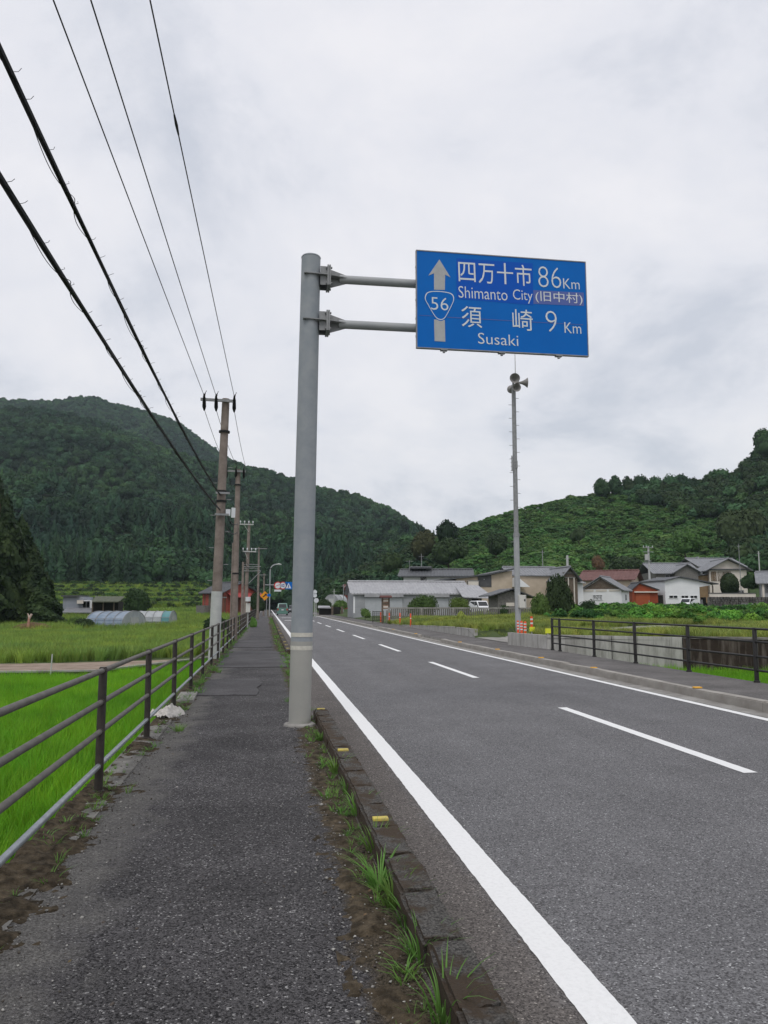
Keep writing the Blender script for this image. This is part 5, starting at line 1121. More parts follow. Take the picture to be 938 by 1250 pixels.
# --- stone wall and coping on the right
Y = 97.0; zb = .9; xa, xb = PX(867, Y), PX(965, Y); sw = thing('stone_wall', 'dark retaining wall of rough stones under the cream house garden', 'wall', (xa, Y, zb)); hh = PZ(728.5, Y)-zb
MB().box(0, xb-xa, .12, .6, -.3, hh).build('backing', M_CONCD, sw)
g = np.random.default_rng(8); st = MB(); z = -.2
while z < hh-.1:
    rh = g.uniform(.26, .40); x = g.uniform(-.3, 0)
    while x < xb-xa:
        w = g.uniform(.3, .62); d = g.uniform(.0, .14); pts = [(x+.03+g.uniform(0, .06), .14, z+.03), (x+w-.03-g.uniform(0, .06), .14, z+.02+g.uniform(0, .05)), (x+w-.03, .14, z+rh-.02-g.uniform(0, .06)), (x+.03+g.uniform(0, .05), .14, z+rh-.02)]
        st.prism(pts, (0, -.14-d, 0)); x += w
    z += rh
st.build('stones', M_STONE, sw)['kind'] = 'stuff'
gw = thing('garden_wall', 'low white garden wall along the top of the rough stone wall', 'wall', (xa, Y+.3, zb+hh)); MB().box(.2, PX(925, Y)-xa, 0, .18, -.1, PZ(723.5, Y)-zb-hh).build('wall_panel', M_CREAM, gw); MB().box(.1, PX(925, Y)-xa+.1, -.06, .24, PZ(723.5, Y)-zb-hh, PZ(723.5, Y)-zb-hh+.1).build('coping', M_TILED, gw)
Y = 90; p = at(919, 746, Y); cbx = thing('storage_container', 'pale green storage box at the foot of the stone wall, cut by the picture edge', 'container', (p.x, Y, p.z-.3)); MB().box(0, 4, 0, 2.2, 0, 1.15).build('body', mat('pale_green_box', (.14, .19, .15), .7, (.18, .23, .19), 2), cbx); MB().box(-.06, 4.06, -.06, 2.26, 1.15, 1.25).build('lid', M_TILEL, cbx)
# ================================================================== FENCE OF CONCRETE SLATS, GATE, NOTICE BOARD
Y0f, Y1f = 60.0, 57.5; A = Vector((PX(475, Y0f), Y0f, .38)); B = Vector((PX(676, Y1f), Y1f, .42)); d = B-A; Lf = d.length; bf = thing('slatted_fence', 'grey concrete slatted fence with top rail in front of the sheds', 'fence', tuple(A), math.atan2(d.y, d.x))
sl_ = MB(); nn = int(Lf/.155)
for k in range(nn):
    if k % 16 == 0: continue
    sl_.box(k*.155+.02, k*.155+.125, -.03+.004*(k % 3), .03, .12, .92)
sl_.build('slats', M_WOODG, bf)['kind'] = 'stuff'
pm = None
for k in range(0, nn, 16):
    if pm is None: pm = MB().box(-.08, .08, -.07, .07, -.5, 1.02).build('post', M_CONC, bf)
    else: link_copy(pm, bf, (k*.155+.07, 0, 0))
MB().box(-.1, Lf, -.05, .05, .93, 1.03).build('top_rail', M_CONC, bf); MB().box(-.1, Lf, -.045, .045, .02, .12).build('bottom_rail', M_CONC, bf); MB().box(-.2, Lf, -.12, .12, -.6, .0).build('ledge', M_CONCD, bf)
Y = 61; gt_ = thing('lattice_gate', 'black lattice gate standing left of the slatted fence', 'gate', (PX(455, Y), Y, .32)); Wg = PX(468.5, Y)-PX(455, Y)
fr = MB()
for z in (0.05, .72): fr.box(0, Wg, -.025, .025, z, z+.05)
for x in (0, Wg-.05): fr.box(x, x+.05, -.03, .03, -.1, .82)
fr.build('frame', M_BLACK, gt_)
for k in range(1, 6): MB().box(Wg*k/6-.015, Wg*k/6+.015, -.015, .015, .1, .72).build('bar', M_BLACK, gt_)
for k in range(1, 4): MB().box(.05, Wg-.05, -.02, .012, .1+k*.155, .125+k*.155).build('cross_bar', M_BLACK, gt_)
Y = 60.6; nb = thing('notice_board', 'small brown roadside notice board with its own little roof behind the lattice gate', 'notice board', (PX(471, Y), Y, .3)); zt = PZ(728.5, Y)-.3; hw = (PX(476, Y)-PX(466.5, Y))/2
for s_ in (-1, 1): MB().box(s_*hw*.85-.06, s_*hw*.85+.06, -.06, .06, -.2, zt-.1).build('post', M_WOOD, nb)
MB().box(-hw*.8, hw*.8, -.05, .05, zt-.95, zt-.15).build('board', mat('faded_board', (.22, .12, .08), .8, (.34, .24, .17), 5), nb)
for k in range(3): MB().box(-hw*.6, hw*.6, -.065, -.04, zt-.38-k*.24, zt-.24-k*.24).build('paper', M_CREAM if k != 1 else M_WOOD, nb)
MB().prism([(-hw-.15, -.35, zt-.08), (hw+.15, -.35, zt-.08), (hw+.15, 0, zt+.06), (-hw-.15, 0, zt+.06)], (0, 0, .05)).prism([(-hw-.15, .35, zt-.08), (hw+.15, .35, zt-.08), (hw+.15, .001, zt+.06), (-hw-.15, .001, zt+.06)], (0, 0, .05)).build('roof', mat('dark_red_roof', (.10, .035, .03), .7), nb)
MB().box(hw*.2, hw*1.5, -.12, .12, -.3, .88).build('stone_post', M_CONC, nb)
# ================================================================== LOUDSPEAKER POLE
Y = 35.0; b0 = at(633, 775, Y); b0.z = zr1(b0.x, Y); t0 = at(628.5, 470, Y); hp = thing('loudspeaker_pole', 'tall thin grey pole topped by four horn loudspeakers, rising below the blue sign', 'loudspeaker pole', tuple(b0)); hT = t0.z-b0.z
MB().tube([(0, 0, -.4), (0, 0, hT*.38)], .135, 16).build('lower_tube', M_GALV, hp, smooth=True); MB().tube([(0, 0, hT*.38), (0, 0, hT)], [.112, .085], 16).build('upper_tube', M_GALVD, hp, smooth=True); MB().tube([(0, 0, hT*.375), (0, 0, hT*.39)], .15, 16).build('collar', M_GALVD, hp)
MB().tube([(.10, .03, 2.6), (.10, .03, hT)], .03, 6).build('conduit', M_GALVD, hp); stp = MB()
for k in range(24):
    z = hT*.3+k*hT*.028; s_ = 1 if k % 2 else -1; stp.tube([(s_*.09, 0, z), (s_*.26, 0, z)], .012, 5)
stp.build('step_bolts', M_GALVD, hp)
bx = MB().box(-.28, .05, -.36, -.12, PZ(742, Y)-b0.z, PZ(726, Y)-b0.z).build('control_box', mat('cream_cabinet', (.52, .51, .47), .6, (.58, .57, .53), 4), hp, bevel=.015); bx.location.x = .25; zc = PZ(733, Y)-b0.z
MB().box(-.06, .0, -.372, -.36, zc-.03, zc+.07).build('lock', M_BLACK, bx)
MB().box(.005, .02, -.366, -.36, PZ(741.3, Y)-b0.z, PZ(726.6, Y)-b0.z).build('door_seam', M_GALVD, bx)
def horn(c, d, s=1.0):
    c = Vector(c); d = Vector(d).normalized(); mb = MB()
    mb.tube([c, c+d*.10*s, c+d*.16*s], [.05*s, .085*s, .05*s], 14, True)
    mb.tube([c+d*.16*s, c+d*.22*s, c+d*.34*s, c+d*.46*s, c+d*.54*s, c+d*.555*s], [.045*s, .06*s, .10*s, .165*s, .235*s, .245*s], 20, False)
    mb.tube([c+d*.553*s, c+d*.45*s, c+d*.30*s], [.235*s, .15*s, .06*s], 20, False).tube([c+d*.30*s, c+d*.31*s], .06*s, 12, True)
    o = mb.build('horn', mat('horn_grey', (.20, .195, .185), .6, (.27, .26, .25), 4), hp, smooth=True); MB().tube([c+d*.2*s, c+d*.2*s+Vector((0, 0, -.12)), Vector((0, 0, c.z-.12))], .02, 6).build('bracket', M_GALVD, o)
horn((.0, -.08, hT+.18), (-.22, -1, -.05)); horn((.14, 0, hT+.12), (1, -.15, .0)); horn((0, -.08, hT-.22), (-.02, -1, -.12), .85); horn((0, .12, hT-.05), (.2, 1, 0), .85)
MB().tube([(0, 0, hT), (0, 0, hT+.5)], .05, 8).build('mast', M_GALVD, hp); MB().tube([(.12, 0, hT+.1), (.12, 0, hT+.9), (.12, 0, hT+2.2)], [.03, .02, .012], 6).build('whip_antenna', M_UPOLE2, hp)
ya = MB(); za = PZ(565, Y)-b0.z; ya.tube([(-.18, -.12, za-.25), (-.18, -.12, za+.5)], .03, 6).tube([(.05, -.1, za-.1), (.05, -.1, za+.25)], .06, 8)
for k in range(4): ya.tube([(-.18, -.3, za-.2+k*.2), (-.18, .06, za-.2+k*.2)], .012, 5)
ya.build('yagi_antenna', M_GALVD, hp)
# ================================================================== ROADSIDE POSTS
def lane_post(label, x, y, z, h=.80, r=.045, m=M_REDP, cat='lane post', group=None, bands=3, base=True, name='lane_post'):
    root = thing(name, label, cat, (x, y, z), 0, group)
    MB().tube([(0, 0, 0), (0, 0, h*.96), (0, 0, h)], [r, r, r*.7], 14).build('tube', m, root, smooth=True)
    if base: MB().tube([(0, 0, 0), (0, 0, .03), (0, 0, .05)], [.115, .11, .06], 16).build('base', m, root, smooth=True)
    for k in range(bands): z0 = h*(.60+k*.13); MB().tube([(0, 0, z0), (0, 0, z0+.05)], r+.003, 14, False).build('white_band', M_SIGNW, root)
    return root
p = gp(633, 784.5, .15); lane_post('slim red lane post with white bands, leftmost of the cluster by the side lane', p.x, p.y, .15, .86, .042)
p = gp(638.6, 786, .15); lane_post('middle red lane post of the cluster by the side lane, half hidden by its neighbour', p.x, p.y+.12, .15, .86, .05)
p = gp(641.2, 787.2, .15); lane_post('thick red lane post with white bands on the right of the cluster', p.x, p.y-.05, .15, .86, .052)
def delin(label, u, v, full):
    p = gp(u, v, .15); y = p.y+.0; root = thing('delineator', label, 'delineator', (p.x-.02, y, .15))
    h = .95 if full else .62; MB().tube([(0, 0, 0), (0, 0, h)], .03, 8).build('post', M_UPOLE2, root)
    if full:
        MB().tube([(0, 0, .66), (0, 0, 1.06)], .045, 10).build('red_cap', M_REDP, root)
        for k in range(2): MB().tube([(0, 0, .78+k*.14), (0, 0, .84+k*.14)], .049, 10, False).build('white_band', M_SIGNW, root)
    MB().box(-.10, .10, -.06, -.035, .52, .68).build('reflector', mat('lime_reflector', (.70, .74, .05), .5), root)
delin('red capped delineator with yellow reflector at the pale wall', 650.5, 788.5, True); delin('yellow reflector on a short post at the pale wall beside the black fence', 670, 792, False)
for u, v, lb in ((465, 755.5, 'orange post in front of the lattice gate'), (475.5, 757, 'orange post below the notice board'), (488.5, 760.5, 'orange post in the grass in front of the slatted fence, third from the gate'), (501.5, 764.5, 'orange post in the grass farthest from the gate')):
    p = gp(u, v, .2); lane_post(lb, 9.5, p.y*9.5/p.x, .2, .85 if u > 480 else .8, .045, M_REDP, 'marker post', 'orange posts beside the slatted fence', 1, False, 'marker_post')
# ================================================================== VEHICLES
def car(label, x, y, z, rz, Lc, Wc, Hc, paint, hatch=.9, name='car', cat='car'):
    root = thing(name, label, cat, (x, y, z), rz)      # the nose points to +y
    h0 = .22; bl = Hc*.56
    prof = [(-Lc/2, h0+.1), (-Lc/2+.06, bl), (-Lc/2+.12*hatch, bl+.05), (-Lc/2+.36, Hc-.06), (-Lc/2+.6, Hc), (.35, Hc), (Lc*.17, Hc-.06), (Lc*.31, bl+.10), (Lc/2-.12, bl-.08), (Lc/2, h0+.3), (Lc/2, h0), (-Lc/2, h0)]
    bm = MB()
    W2 = Wc/2
    def ring(s, inset): return [((s*(W2-(inset if zz > bl+.06 else 0))), yy, zz) for yy, zz in prof]
    A, B = ring(-1, .14), ring(1, .14); n = len(prof); base = len(bm.v); bm.v += A+B
    bm.f.append(tuple(range(n-1, -1, -1))); bm.f.append(tuple(range(n, 2*n))); bm.m += [0, 0]
    for i in range(n): j = (i+1) % n; bm.f.append((i, j, n+j, n+i)); bm.m.append(0)
    bm.build('body', paint, root, bevel=.035, smooth=True)
    zc0, zc1 = bl+.09, Hc-.10
    for s in (-1, 1):
        sx = lambda zz: s*(W2-.14*min(1, (zz-bl+.02)/.1)+.006)
        for (ya, yb, yc, yd) in ((-Lc/2+.34, -.10, -.10, -Lc/2+.5), (-.02, Lc*.26, Lc*.155, -.02)):
            MB().prism([(sx(zc0), ya, zc0), (sx(zc0), yb, zc0), (sx(zc1), yc, zc1), (sx(zc1), yd, zc1)], (s*.012, 0, 0)).build('side_window', M_GLASS, root)
        MB().box(s*(W2+.02)-.08, s*(W2+.02)+.08, Lc*.22, Lc*.22+.1, bl+.05, bl+.2).build('mirror', paint, root, bevel=.02)
        for yy in (-Lc*.30, Lc*.31):
            w = MB().tube([(s*(W2-.19), yy, .29), (s*(W2+.012), yy, .29)], .29, 18).build('wheel', M_TYRE, root); MB().tube([(s*(W2+.0), yy, .29), (s*(W2+.022), yy, .29)], .19, 14).build('rim', M_RIM, w)
        MB().box(s*(W2-.12)-.09, s*(W2-.12)+.09, -Lc/2-.025, -Lc/2+.05, bl-.28, bl+.0).build('tail_lamp', M_RED, root, bevel=.015)
        MB().box(s*(W2-.2)-.14, s*(W2-.2)+.14, Lc/2-.14, Lc/2+.005, bl-.22, bl-.06).build('headlight', M_LAMP, root, bevel=.02)
    def rear(x0, x1, z0, z1): 
        yz = lambda zz: np.interp(zz, [bl+.05, Hc-.06], [-Lc/2+.12*hatch, -Lc/2+.36])-.012
        return [(x0, yz(z0), z0), (x1, yz(z0), z0), (x1-.06*np.sign(x1), yz(z1), z1), (x0-.06*np.sign(x0), yz(z1), z1)]
    MB().prism(rear(-W2+.22, W2-.22, bl+.12, Hc-.12), (0, .03, 0)).build('rear_window', M_GLASS, root)
    yf = lambda zz: np.interp(zz, [bl+.10, Hc-.06], [Lc*.31, Lc*.17])+.012
    MB().prism([(-W2+.2, yf(bl+.14), bl+.14), (W2-.2, yf(bl+.14), bl+.14), (W2-.24, yf(Hc-.1), Hc-.1), (-W2+.24, yf(Hc-.1), Hc-.1)], (0, -.03, 0)).build('windscreen', M_GLASS, root)
    MB().box(-W2+.05, W2-.05, -Lc/2-.05, -Lc/2+.08, h0+.02, h0+.24).build('rear_bumper', paint, root, bevel=.03); MB().box(-.17, .17, -Lc/2-.06, -Lc/2-.03, bl-.26, bl-.1).build('number_plate', M_SIGNW, root)
    MB().box(-W2+.05, W2-.05, Lc/2-.05, Lc/2+.04, h0+.02, h0+.22).build('front_bumper', M_BLACK, root, bevel=.03)
    return root
p = at(342.8, 748, 120); car('pale green minivan driving away along the left lane', p.x+.25, 120, .005, R(-.4), 3.9, 1.62, 1.82, M_CARG, .25, 'minivan', 'minivan')
Y = 97; p = at(840, 746, Y-4); car('white hatchback parked in front of the white garage', p.x, Y-4, zr1(p.x, Y-4)+.02, R(132), 3.3, 1.5, 1.5, M_CARW, .8)
Y = 80; p = at(586, 745, Y); car('white kei car under the pale lean-to carport', p.x, Y, zr1(p.x, Y)+.03, R(188), 3.3, 1.45, 1.55, M_CARW, .3)
p = at(355.5, 746, 150); car('dark car far ahead behind the big pole on the road', 5.4, 150, .005, R(180), 4.2, 1.7, 1.5, mat('dark_car_paint', (.03, .035, .04), .25, spec=.5), .9)
# ================================================================== LEFT SIDE BUILDINGS
Y = 118; zb = -.1; r_ = house('mill_house', 'faded red boarded house with dark hipped roof beside the left pavement', 'house', 273, Y, z=zb, rz=R(35)); x0 = r_.location.x; L = lambda u: lx(u, Y, x0); Z = lambda v: PZ(v, Y)-zb; hz = Z(723)
WX = L(290)*.98
gable_wall(r_, 0, 5.7, 0, 6.0, hz, 1.35, 'y', M_REDW, zb=-1.2); gable_roof(r_, 0, 5.7, 0, 6.0, hz, 1.35, 'y', .5, M_TILED, .4)
for k in range(14): MB().box(k*.405+.02, k*.405+.38, -.05-.008*(k % 2), .0, .35, hz-.55).build('board', M_REDW if k % 3 else mat('bare_red_board', (.20, .085, .06), .9, (.15, .075, .055), 4), r_)
for k in range(14): MB().box(-.05-.008*(k % 2), .0, k*.42+.03, k*.42+.40, .35, hz-.1).build('side_board', M_REDW if k % 4 else MATS['bare_red_board'], r_)
rf_ = MB(); q = ((.6, -1.5, hz-.75), (6.5, -1.5, hz-.75), (6.5, 0, hz-.05), (.6, 0, hz-.05)); slab(rf_, *q, .08); ribs(rf_, *q, .5, .04, .2); rf_.build('red_awning', mat('red_sheet_roof', (.40, .075, .07), .6, (.32, .065, .06), 2), r_)
window(r_, 2.2, hz-1.4, 1.1, 1.2, 0, '-x', 1, M_WOOD); MB().box(-.09, 0, 3.4, 4.1, .9, hz-.3).build('dark_shutter', M_WOOD, r_)
MB().box(-.12, 5.8, -.12, 6.05, -1.2, .33).build('plinth', M_CONC, r_)
for x in (1.0, 3.4, 6.2): MB().box(x, x+.12, -1.4, -1.28, -.6, hz-.75).build('awning_post', M_WOOD, r_)
MB().box(-1.3, -.1, 3.2, 5.6, -.9, 1.6).build('lean_to', M_WOODG, r_)
Y = 116; zb = zl1(PX(90, 116), 116); r_ = house('farmhouse', 'grey farmhouse with flat dark eaves between the cedar grove and the greenhouses', 'house', 77, Y, z=zb); x0 = r_.location.x; L = lambda u: lx(u, Y, x0); Z = lambda v: PZ(v, Y)-zb
MB().box(L(77), L(102.5), 0, 6, -.3, Z(729)).build('wall', mat('bluish_grey_wall', (.24, .26, .30), .8, (.30, .32, .35), 1), r_); MB().box(L(75), L(97), -.4, 6.4, Z(729), Z(727.3)).build('roof', M_TILED, r_)
MB().box(L(95), L(102.6), -.5, -.02, Z(737), Z(733)).build('white_hood', M_CREAM, r_); MB().box(L(102.6), L(114), -.2, 5, -.3, Z(733)).build('white_wing', M_WHITE, r_)
rf_ = MB(); slab(rf_, (L(82), -2.2, Z(746.5)), (L(117), -2.2, Z(747)), (L(112), .0, Z(741.5)), (L(82), .0, Z(741.5)), .1); rf_.build('porch_roof', M_TILE, r_); MB().box(L(84), L(104), -1.5, -.1, -.3, Z(746)).build('porch_wall', M_CREAM, r_); window(r_, L(106), Z(738), 1.0, 1.0, -.2, '-y', 1); window(r_, L(92), Z(751), 1.6, .9, -1.5, '-y', 1)
Y = 112; zb = zl1(PX(126, 112), 112); r_ = house('barn', 'dark open barn with mossy olive roof right of the grey farmhouse', 'barn', 110, Y, z=zb); x0 = r_.location.x; L = lambda u: lx(u, Y, x0); Z = lambda v: PZ(v, Y)-zb
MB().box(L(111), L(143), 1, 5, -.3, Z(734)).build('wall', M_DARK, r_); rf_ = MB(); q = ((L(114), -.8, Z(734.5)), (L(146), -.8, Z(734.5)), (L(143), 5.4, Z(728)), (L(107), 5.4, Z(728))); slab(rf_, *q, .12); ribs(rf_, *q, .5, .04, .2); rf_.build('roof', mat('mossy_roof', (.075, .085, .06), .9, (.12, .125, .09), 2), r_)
for u in (113, 126, 139): MB().box(L(u), L(u)+.15, -.3, -.15, -.3, Z(734.8)).build('post', M_WOOD, r_)
# greenhouses: arched film panels between hoops
def greenhouse(label, u0, u1, Y, depth, vtop, vbase, mats_, nseg, rz, gable_m, length=None):
    xa = PX(u0, Y); zb = PZ(vbase, Y, (u0+u1)/2); root = thing('greenhouse', label, 'greenhouse', (xa, Y, zb), rz); Lg = length or (PX(u1, Y)-xa); hT = PZ(vtop, Y)-zb; w = depth; prof = []
    for k in range(13):
        a = math.pi*k/12; prof.append((w/2-w/2*math.cos(a), hT*.38+hT*.62*math.sin(a)))
    prof = [(0, -.1)]+prof+[(w, -.1)]
    for s in range(nseg):
        xa_, xb_ = Lg*s/nseg, Lg*(s+1)/nseg; mb = MB()
        for (a, b) in zip(prof[:-1], prof[1:]): mb.poly([(xa_+.02, a[0], a[1]), (xb_-.02, a[0], a[1]), (xb_-.02, b[0], b[1]), (xa_+.02, b[0], b[1])])
        mb.build('film_panel', mats_[s % len(mats_)], root, smooth=True)
    hoop = None
    for s in range(nseg+1):
        if hoop is None: hoop = MB().tube([(0, a-.02 if a < w/2 else a+.02, b+.03) for a, b in prof], .035, 6).build('hoop', M_GALVD, root)
        else: link_copy(hoop, root, (Lg*s/nseg, 0, 0))
    for x in (0, Lg): MB().poly([(x, a, b) for a, b in prof]).build('end_wall', gable_m, root); MB().box(x-.04, x+.04, w*.32, w*.68, -.1, hT*.66).build('door', M_UPOLE2, root)
    for z in (.45, hT*.60): MB().tube([(0, -.04 if z < 1 else w*.05, z), (Lg, -.04 if z < 1 else w*.05, z)], .03, 6).build('side_rail', M_GALVD, root)
    return root
greenhouse('long white greenhouse tunnel with teal bands, behind the blue one', 136, 208, 80, 4.6, 745.8, 764.8, [M_FILM, M_FILM, M_FILMT, M_FILM, M_FILM, M_FILM, M_FILMT], 7, R(-3), M_FILM)
greenhouse('blue tinted greenhouse tunnel in front of the long white one', 106, 154, 74, 5.2, 746, 768.5, [M_FILMB, M_FILMB], 4, R(-14), M_FILM)
# ================================================================== STREET LAMP, SIGNS AT THE FAR END
Y = 112.0; xl = PX(329.3, Y); sl2 = thing('street_lamp', 'thin grey street lamp with curved arm at the end of the left pavement', 'street lamp', (xl, Y, 0)); zt = PZ(690, Y)
cv_ = [(0, 0, 0), (0, 0, zt*.5), (0, 0, zt-.9)]+[(.9-.9*math.cos(a), 0, zt-.9+.9*math.sin(a)) for a in np.linspace(.2, math.pi/2, 6)]+[(1.0, 0, zt)]
MB().tube(cv_, .085, 10).build('column', M_GALV, sl2, smooth=True); MB().tube([(.9, 0, zt), (1.2, 0, zt+.04), (1.6, 0, zt-.02)], [.08, .14, .07], 10).build('lamp_head', M_UPOLE2, sl2, smooth=True)
za = PZ(714.5, Y); os_ = thing('overhead_signs', 'overhead arm with two red ringed round signs and a blue square crossing sign', 'road sign', (xl, Y-.2, za))
MB().tube([(-.7, 0, 0), (PX(357, Y)-xl, 0, 0)], .06, 8).build('arm', M_GALV, os_)
def round_sign(u, num):
    x = PX(u, Y)-xl; o = MB().disc((x, -.12, -.10), (0, -1, 0), .56, .03, 28).build('round_sign', mat('sign_red', (.50, .03, .03), .45), os_); MB().disc((x, -.152, -.10), (0, -1, 0), .42, .006, 28).build('face', M_SIGNW, o)
    if num: MB().box(x-.2, x-.12, -.168, -.158, -.3, .12).box(x-.05, x+.2, -.168, -.158, -.3, -.22).box(x-.05, x+.2, -.168, -.158, .04, .12).box(x-.05, x+.02, -.168, -.158, -.3, .12).box(x+.13, x+.2, -.168, -.158, -.3, .12).build('number', mat('sign_number_blue', (.02, .05, .3), .5), o)
    else: MB().obox((x, -.163, -.10), (.75, 0, .28), (0, .006, 0), (0, 0, .07)).build('slash', MATS['sign_red'], o)
    return x
round_sign(339, False); round_sign(345.2, True)
x = PX(339, Y)-xl; MB().box(x-.5, x+.5, -.15, -.12, -.95, -.68).build('sub_plate', M_SIGNW, os_)
x = PX(352, Y)-xl; o = MB().box(x-.52, x+.52, -.15, -.12, -.62, .42).build('crossing_sign', M_SIGNB, os_); MB().prism([(x-.40, -.158, -.48), (x+.40, -.158, -.48), (x, -.158, .28)], (0, .006, 0)).build('triangle', M_SIGNW, o); MB().prism([(x-.10, -.166, -.40), (x+.02, -.166, -.40), (x+.10, -.166, -.05), (x, -.166, .06)], (0, .005, 0)).build('walker', MATS['sign_number_blue'] if 'sign_number_blue' in MATS else M_BLACK, o)
Y = 104; x = PX(323.4, Y); ws = thing('warning_sign', 'orange diamond warning sign beside the street lamp', 'road sign', (x, Y, 0)); zc = PZ(727.5, Y)
MB().tube([(.25, .05, 0), (.25, .05, zc+.3)], .05, 8).build('post', M_GALVD, ws); o = MB().obox((0, 0, zc-.0), (.001, 0, 0), (0, .001, 0), (0, 0, .001)).prism([(-.62, 0, zc), (0, 0, zc-.62), (.62, 0, zc), (0, 0, zc+.62)], (0, .03, 0)).build('plate', mat('sign_orange', (.75, .30, .01), .5), ws)
MB().prism([(-.3, -.01, zc-.12), (-.18, -.01, zc-.22), (.12, -.01, zc+.05), (.26, -.01, zc-.05), (.24, -.01, zc+.3), (-.08, -.01, zc+.26), (.02, -.01, zc+.16)], (0, .008, 0)).build('arrow', M_BLACK, o)
MB().box(.3, .75, -.02, .01, zc-.1, zc+.25).build('blue_plate', M_SIGNB, ws)
Y = 54; x = PX(303.0, Y); cbz = thing('meter_box_post', 'white meter box on a slim white post beside the third utility pole', 'utility box', (x, Y, 0)); MB().tube([(0, 0, 0), (0, 0, 1.5)], .045, 8).build('post', M_UPOLE2, cbz); zt = PZ(742, Y); MB().box(-.14, .16, -.2, .05, zt-.30, zt+.32).build('box', MATS['cream_cabinet'], cbz, bevel=.02); MB().tube([(.0, -.2, zt+.45), (.0, -.2, zt+.75)], .18, 10).build('reflector', M_LAMP, cbz)
Y = 98; x = PX(384.5, Y); ts = thing('traffic_sign', 'round white sign pair on a thin post at the far side of the road', 'road sign', (x, Y, .15)); MB().tube([(0, 0, 0), (0, 0, PZ(721, Y))], .045, 8).build('post', M_UPOLE2, ts)
for v in (723, 727): MB().disc((0, -.06, PZ(v, Y)-.15), (0, -1, 0), .26, .03, 20).build('disc', M_SIGNW, ts)
Y = 90; x = PX(386.2, Y); ts = thing('road_mirror', 'short round mirror post just in front of the white sign pair', 'road mirror', (x, Y, .15)); MB().tube([(0, 0, 0), (0, 0, PZ(733, Y))], .04, 8).build('post', M_UPOLE2, ts); MB().disc((0, -.06, PZ(733, Y)-.15), (0, -1, 0), .28, .05, 20).build('mirror', M_LAMP, ts)
# ================================================================== FAR RIGHT-HAND ROADSIDE
Y = 112; r_ = house('fence_shed', 'low black panelled shed with brown posts at the far roadside', 'shed', 390, Y, z=.2); x0 = r_.location.x; L = lambda u: lx(u, Y, x0); Z = lambda v: PZ(v, Y)-.2
for a, b in ((390.5, 404.5), (407, 415.5)): MB().box(L(a), L(b), 0, 1.5, -.2, Z(741)).build('panel', M_DARK, r_)
for u in (404.6, 416.5): MB().box(L(u), L(u)+.3, -.1, .25, -.2, Z(741)+.1).build('post', M_WOOD, r_)
rf_ = MB(); slab(rf_, (L(388), -.5, Z(741.5)), (L(404), -.5, Z(741.8)), (L(404), 2.4, Z(739.5)), (L(390), 2.4, Z(739.3)), .1); rf_.build('roof', M_TILEL, r_)
Y = 135; greenhouse('grey arched tunnel behind the far roadside hedge', 413, 429, Y, 3.4, 726, 740, [M_GREYW, M_FILM], 2, R(40), M_GREYW)
Y = 150; r_ = house('hut', 'small red brown hut above the grey arched tunnel', 'hut', 421, Y, z=2.0); x0 = r_.location.x; L = lambda u: lx(u, Y, x0); Z = lambda v: PZ(v, Y)-2.0
gable_wall(r_, 0, L(431), 0, 3, Z(718), .5, 'x', M_REDW, zb=-2); gable_roof(r_, 0, L(431), 0, 3, Z(718), .5, 'x', .2, M_REDROOF, .4)
for u, Yq, vt, lb, r0 in ((408, 120, 719, 'thin pale lamp post behind the far hedge', .07), (419.5, 128, 713, 'slim grey pole left of the long grey shed', .08), (694.4, 97, 678, 'thick pale concrete pole in front of the timber gabled house', .2), (700.5, 96, 697, 'short pale post beside the timber gabled house', .14), (906, 118, 664, 'thin dark pole in front of the cream house', .07), (930, 120, 673, 'pale post among the trees right of the cream house', .12), (664, 110, 671, 'thin grey pole behind the beige house wing', .08), (515, 108, 676, 'thin pole rising behind the white house', .06)):
    p = at(u, 740, Yq); zz = zr1(p.x, Yq)-.3; root = thing('pole', lb, 'pole', (p.x, Yq, zz)); hh_ = PZ(vt, Yq, u)-zz; MB().tube([(0, 0, 0), (0, 0, hh_)], [r0, r0*.75], 10).build('shaft', M_UPOLE2 if 'pale' in lb else M_GALVD, root, smooth=True)
    MB().tube([(-.35, 0, hh_-.4), (.35, 0, hh_-.4)], .03, 5).build('arm', M_GALVD, root)
Y = 110; p = at(794.5, 740, Y); zz = 1.4; root = thing('utility_pole', 'grey utility pole with a transformer among the houses on the right', 'utility pole', (p.x, Y, zz)); hh_ = PZ(663, Y)-zz
MB().tube([(0, 0, 0), (0, 0, hh_)], [.19, .13], 12).build('shaft', M_UPOLE2, root, smooth=True)
for z in (hh_-.25, hh_-.9): MB().box(-.95, .75, -.2, -.12, z, z+.09).build('crossarm', M_GALVD, root)
for x in (-.85, -.4, .6): MB().tube([(x, -.16, hh_-.16), (x, -.16, hh_+.1)], .05, 6).build('insulator', M_LAMP, root)
MB().tube([(-.4, -.1, hh_-2.1), (-.4, -.1, hh_-1.2)], .26, 12).build('transformer', M_UPOLE2, root); MB().box(-.9, .3, -.25, -.15, hh_-2.3, hh_-2.2).build('bracket', M_GALVD, root)
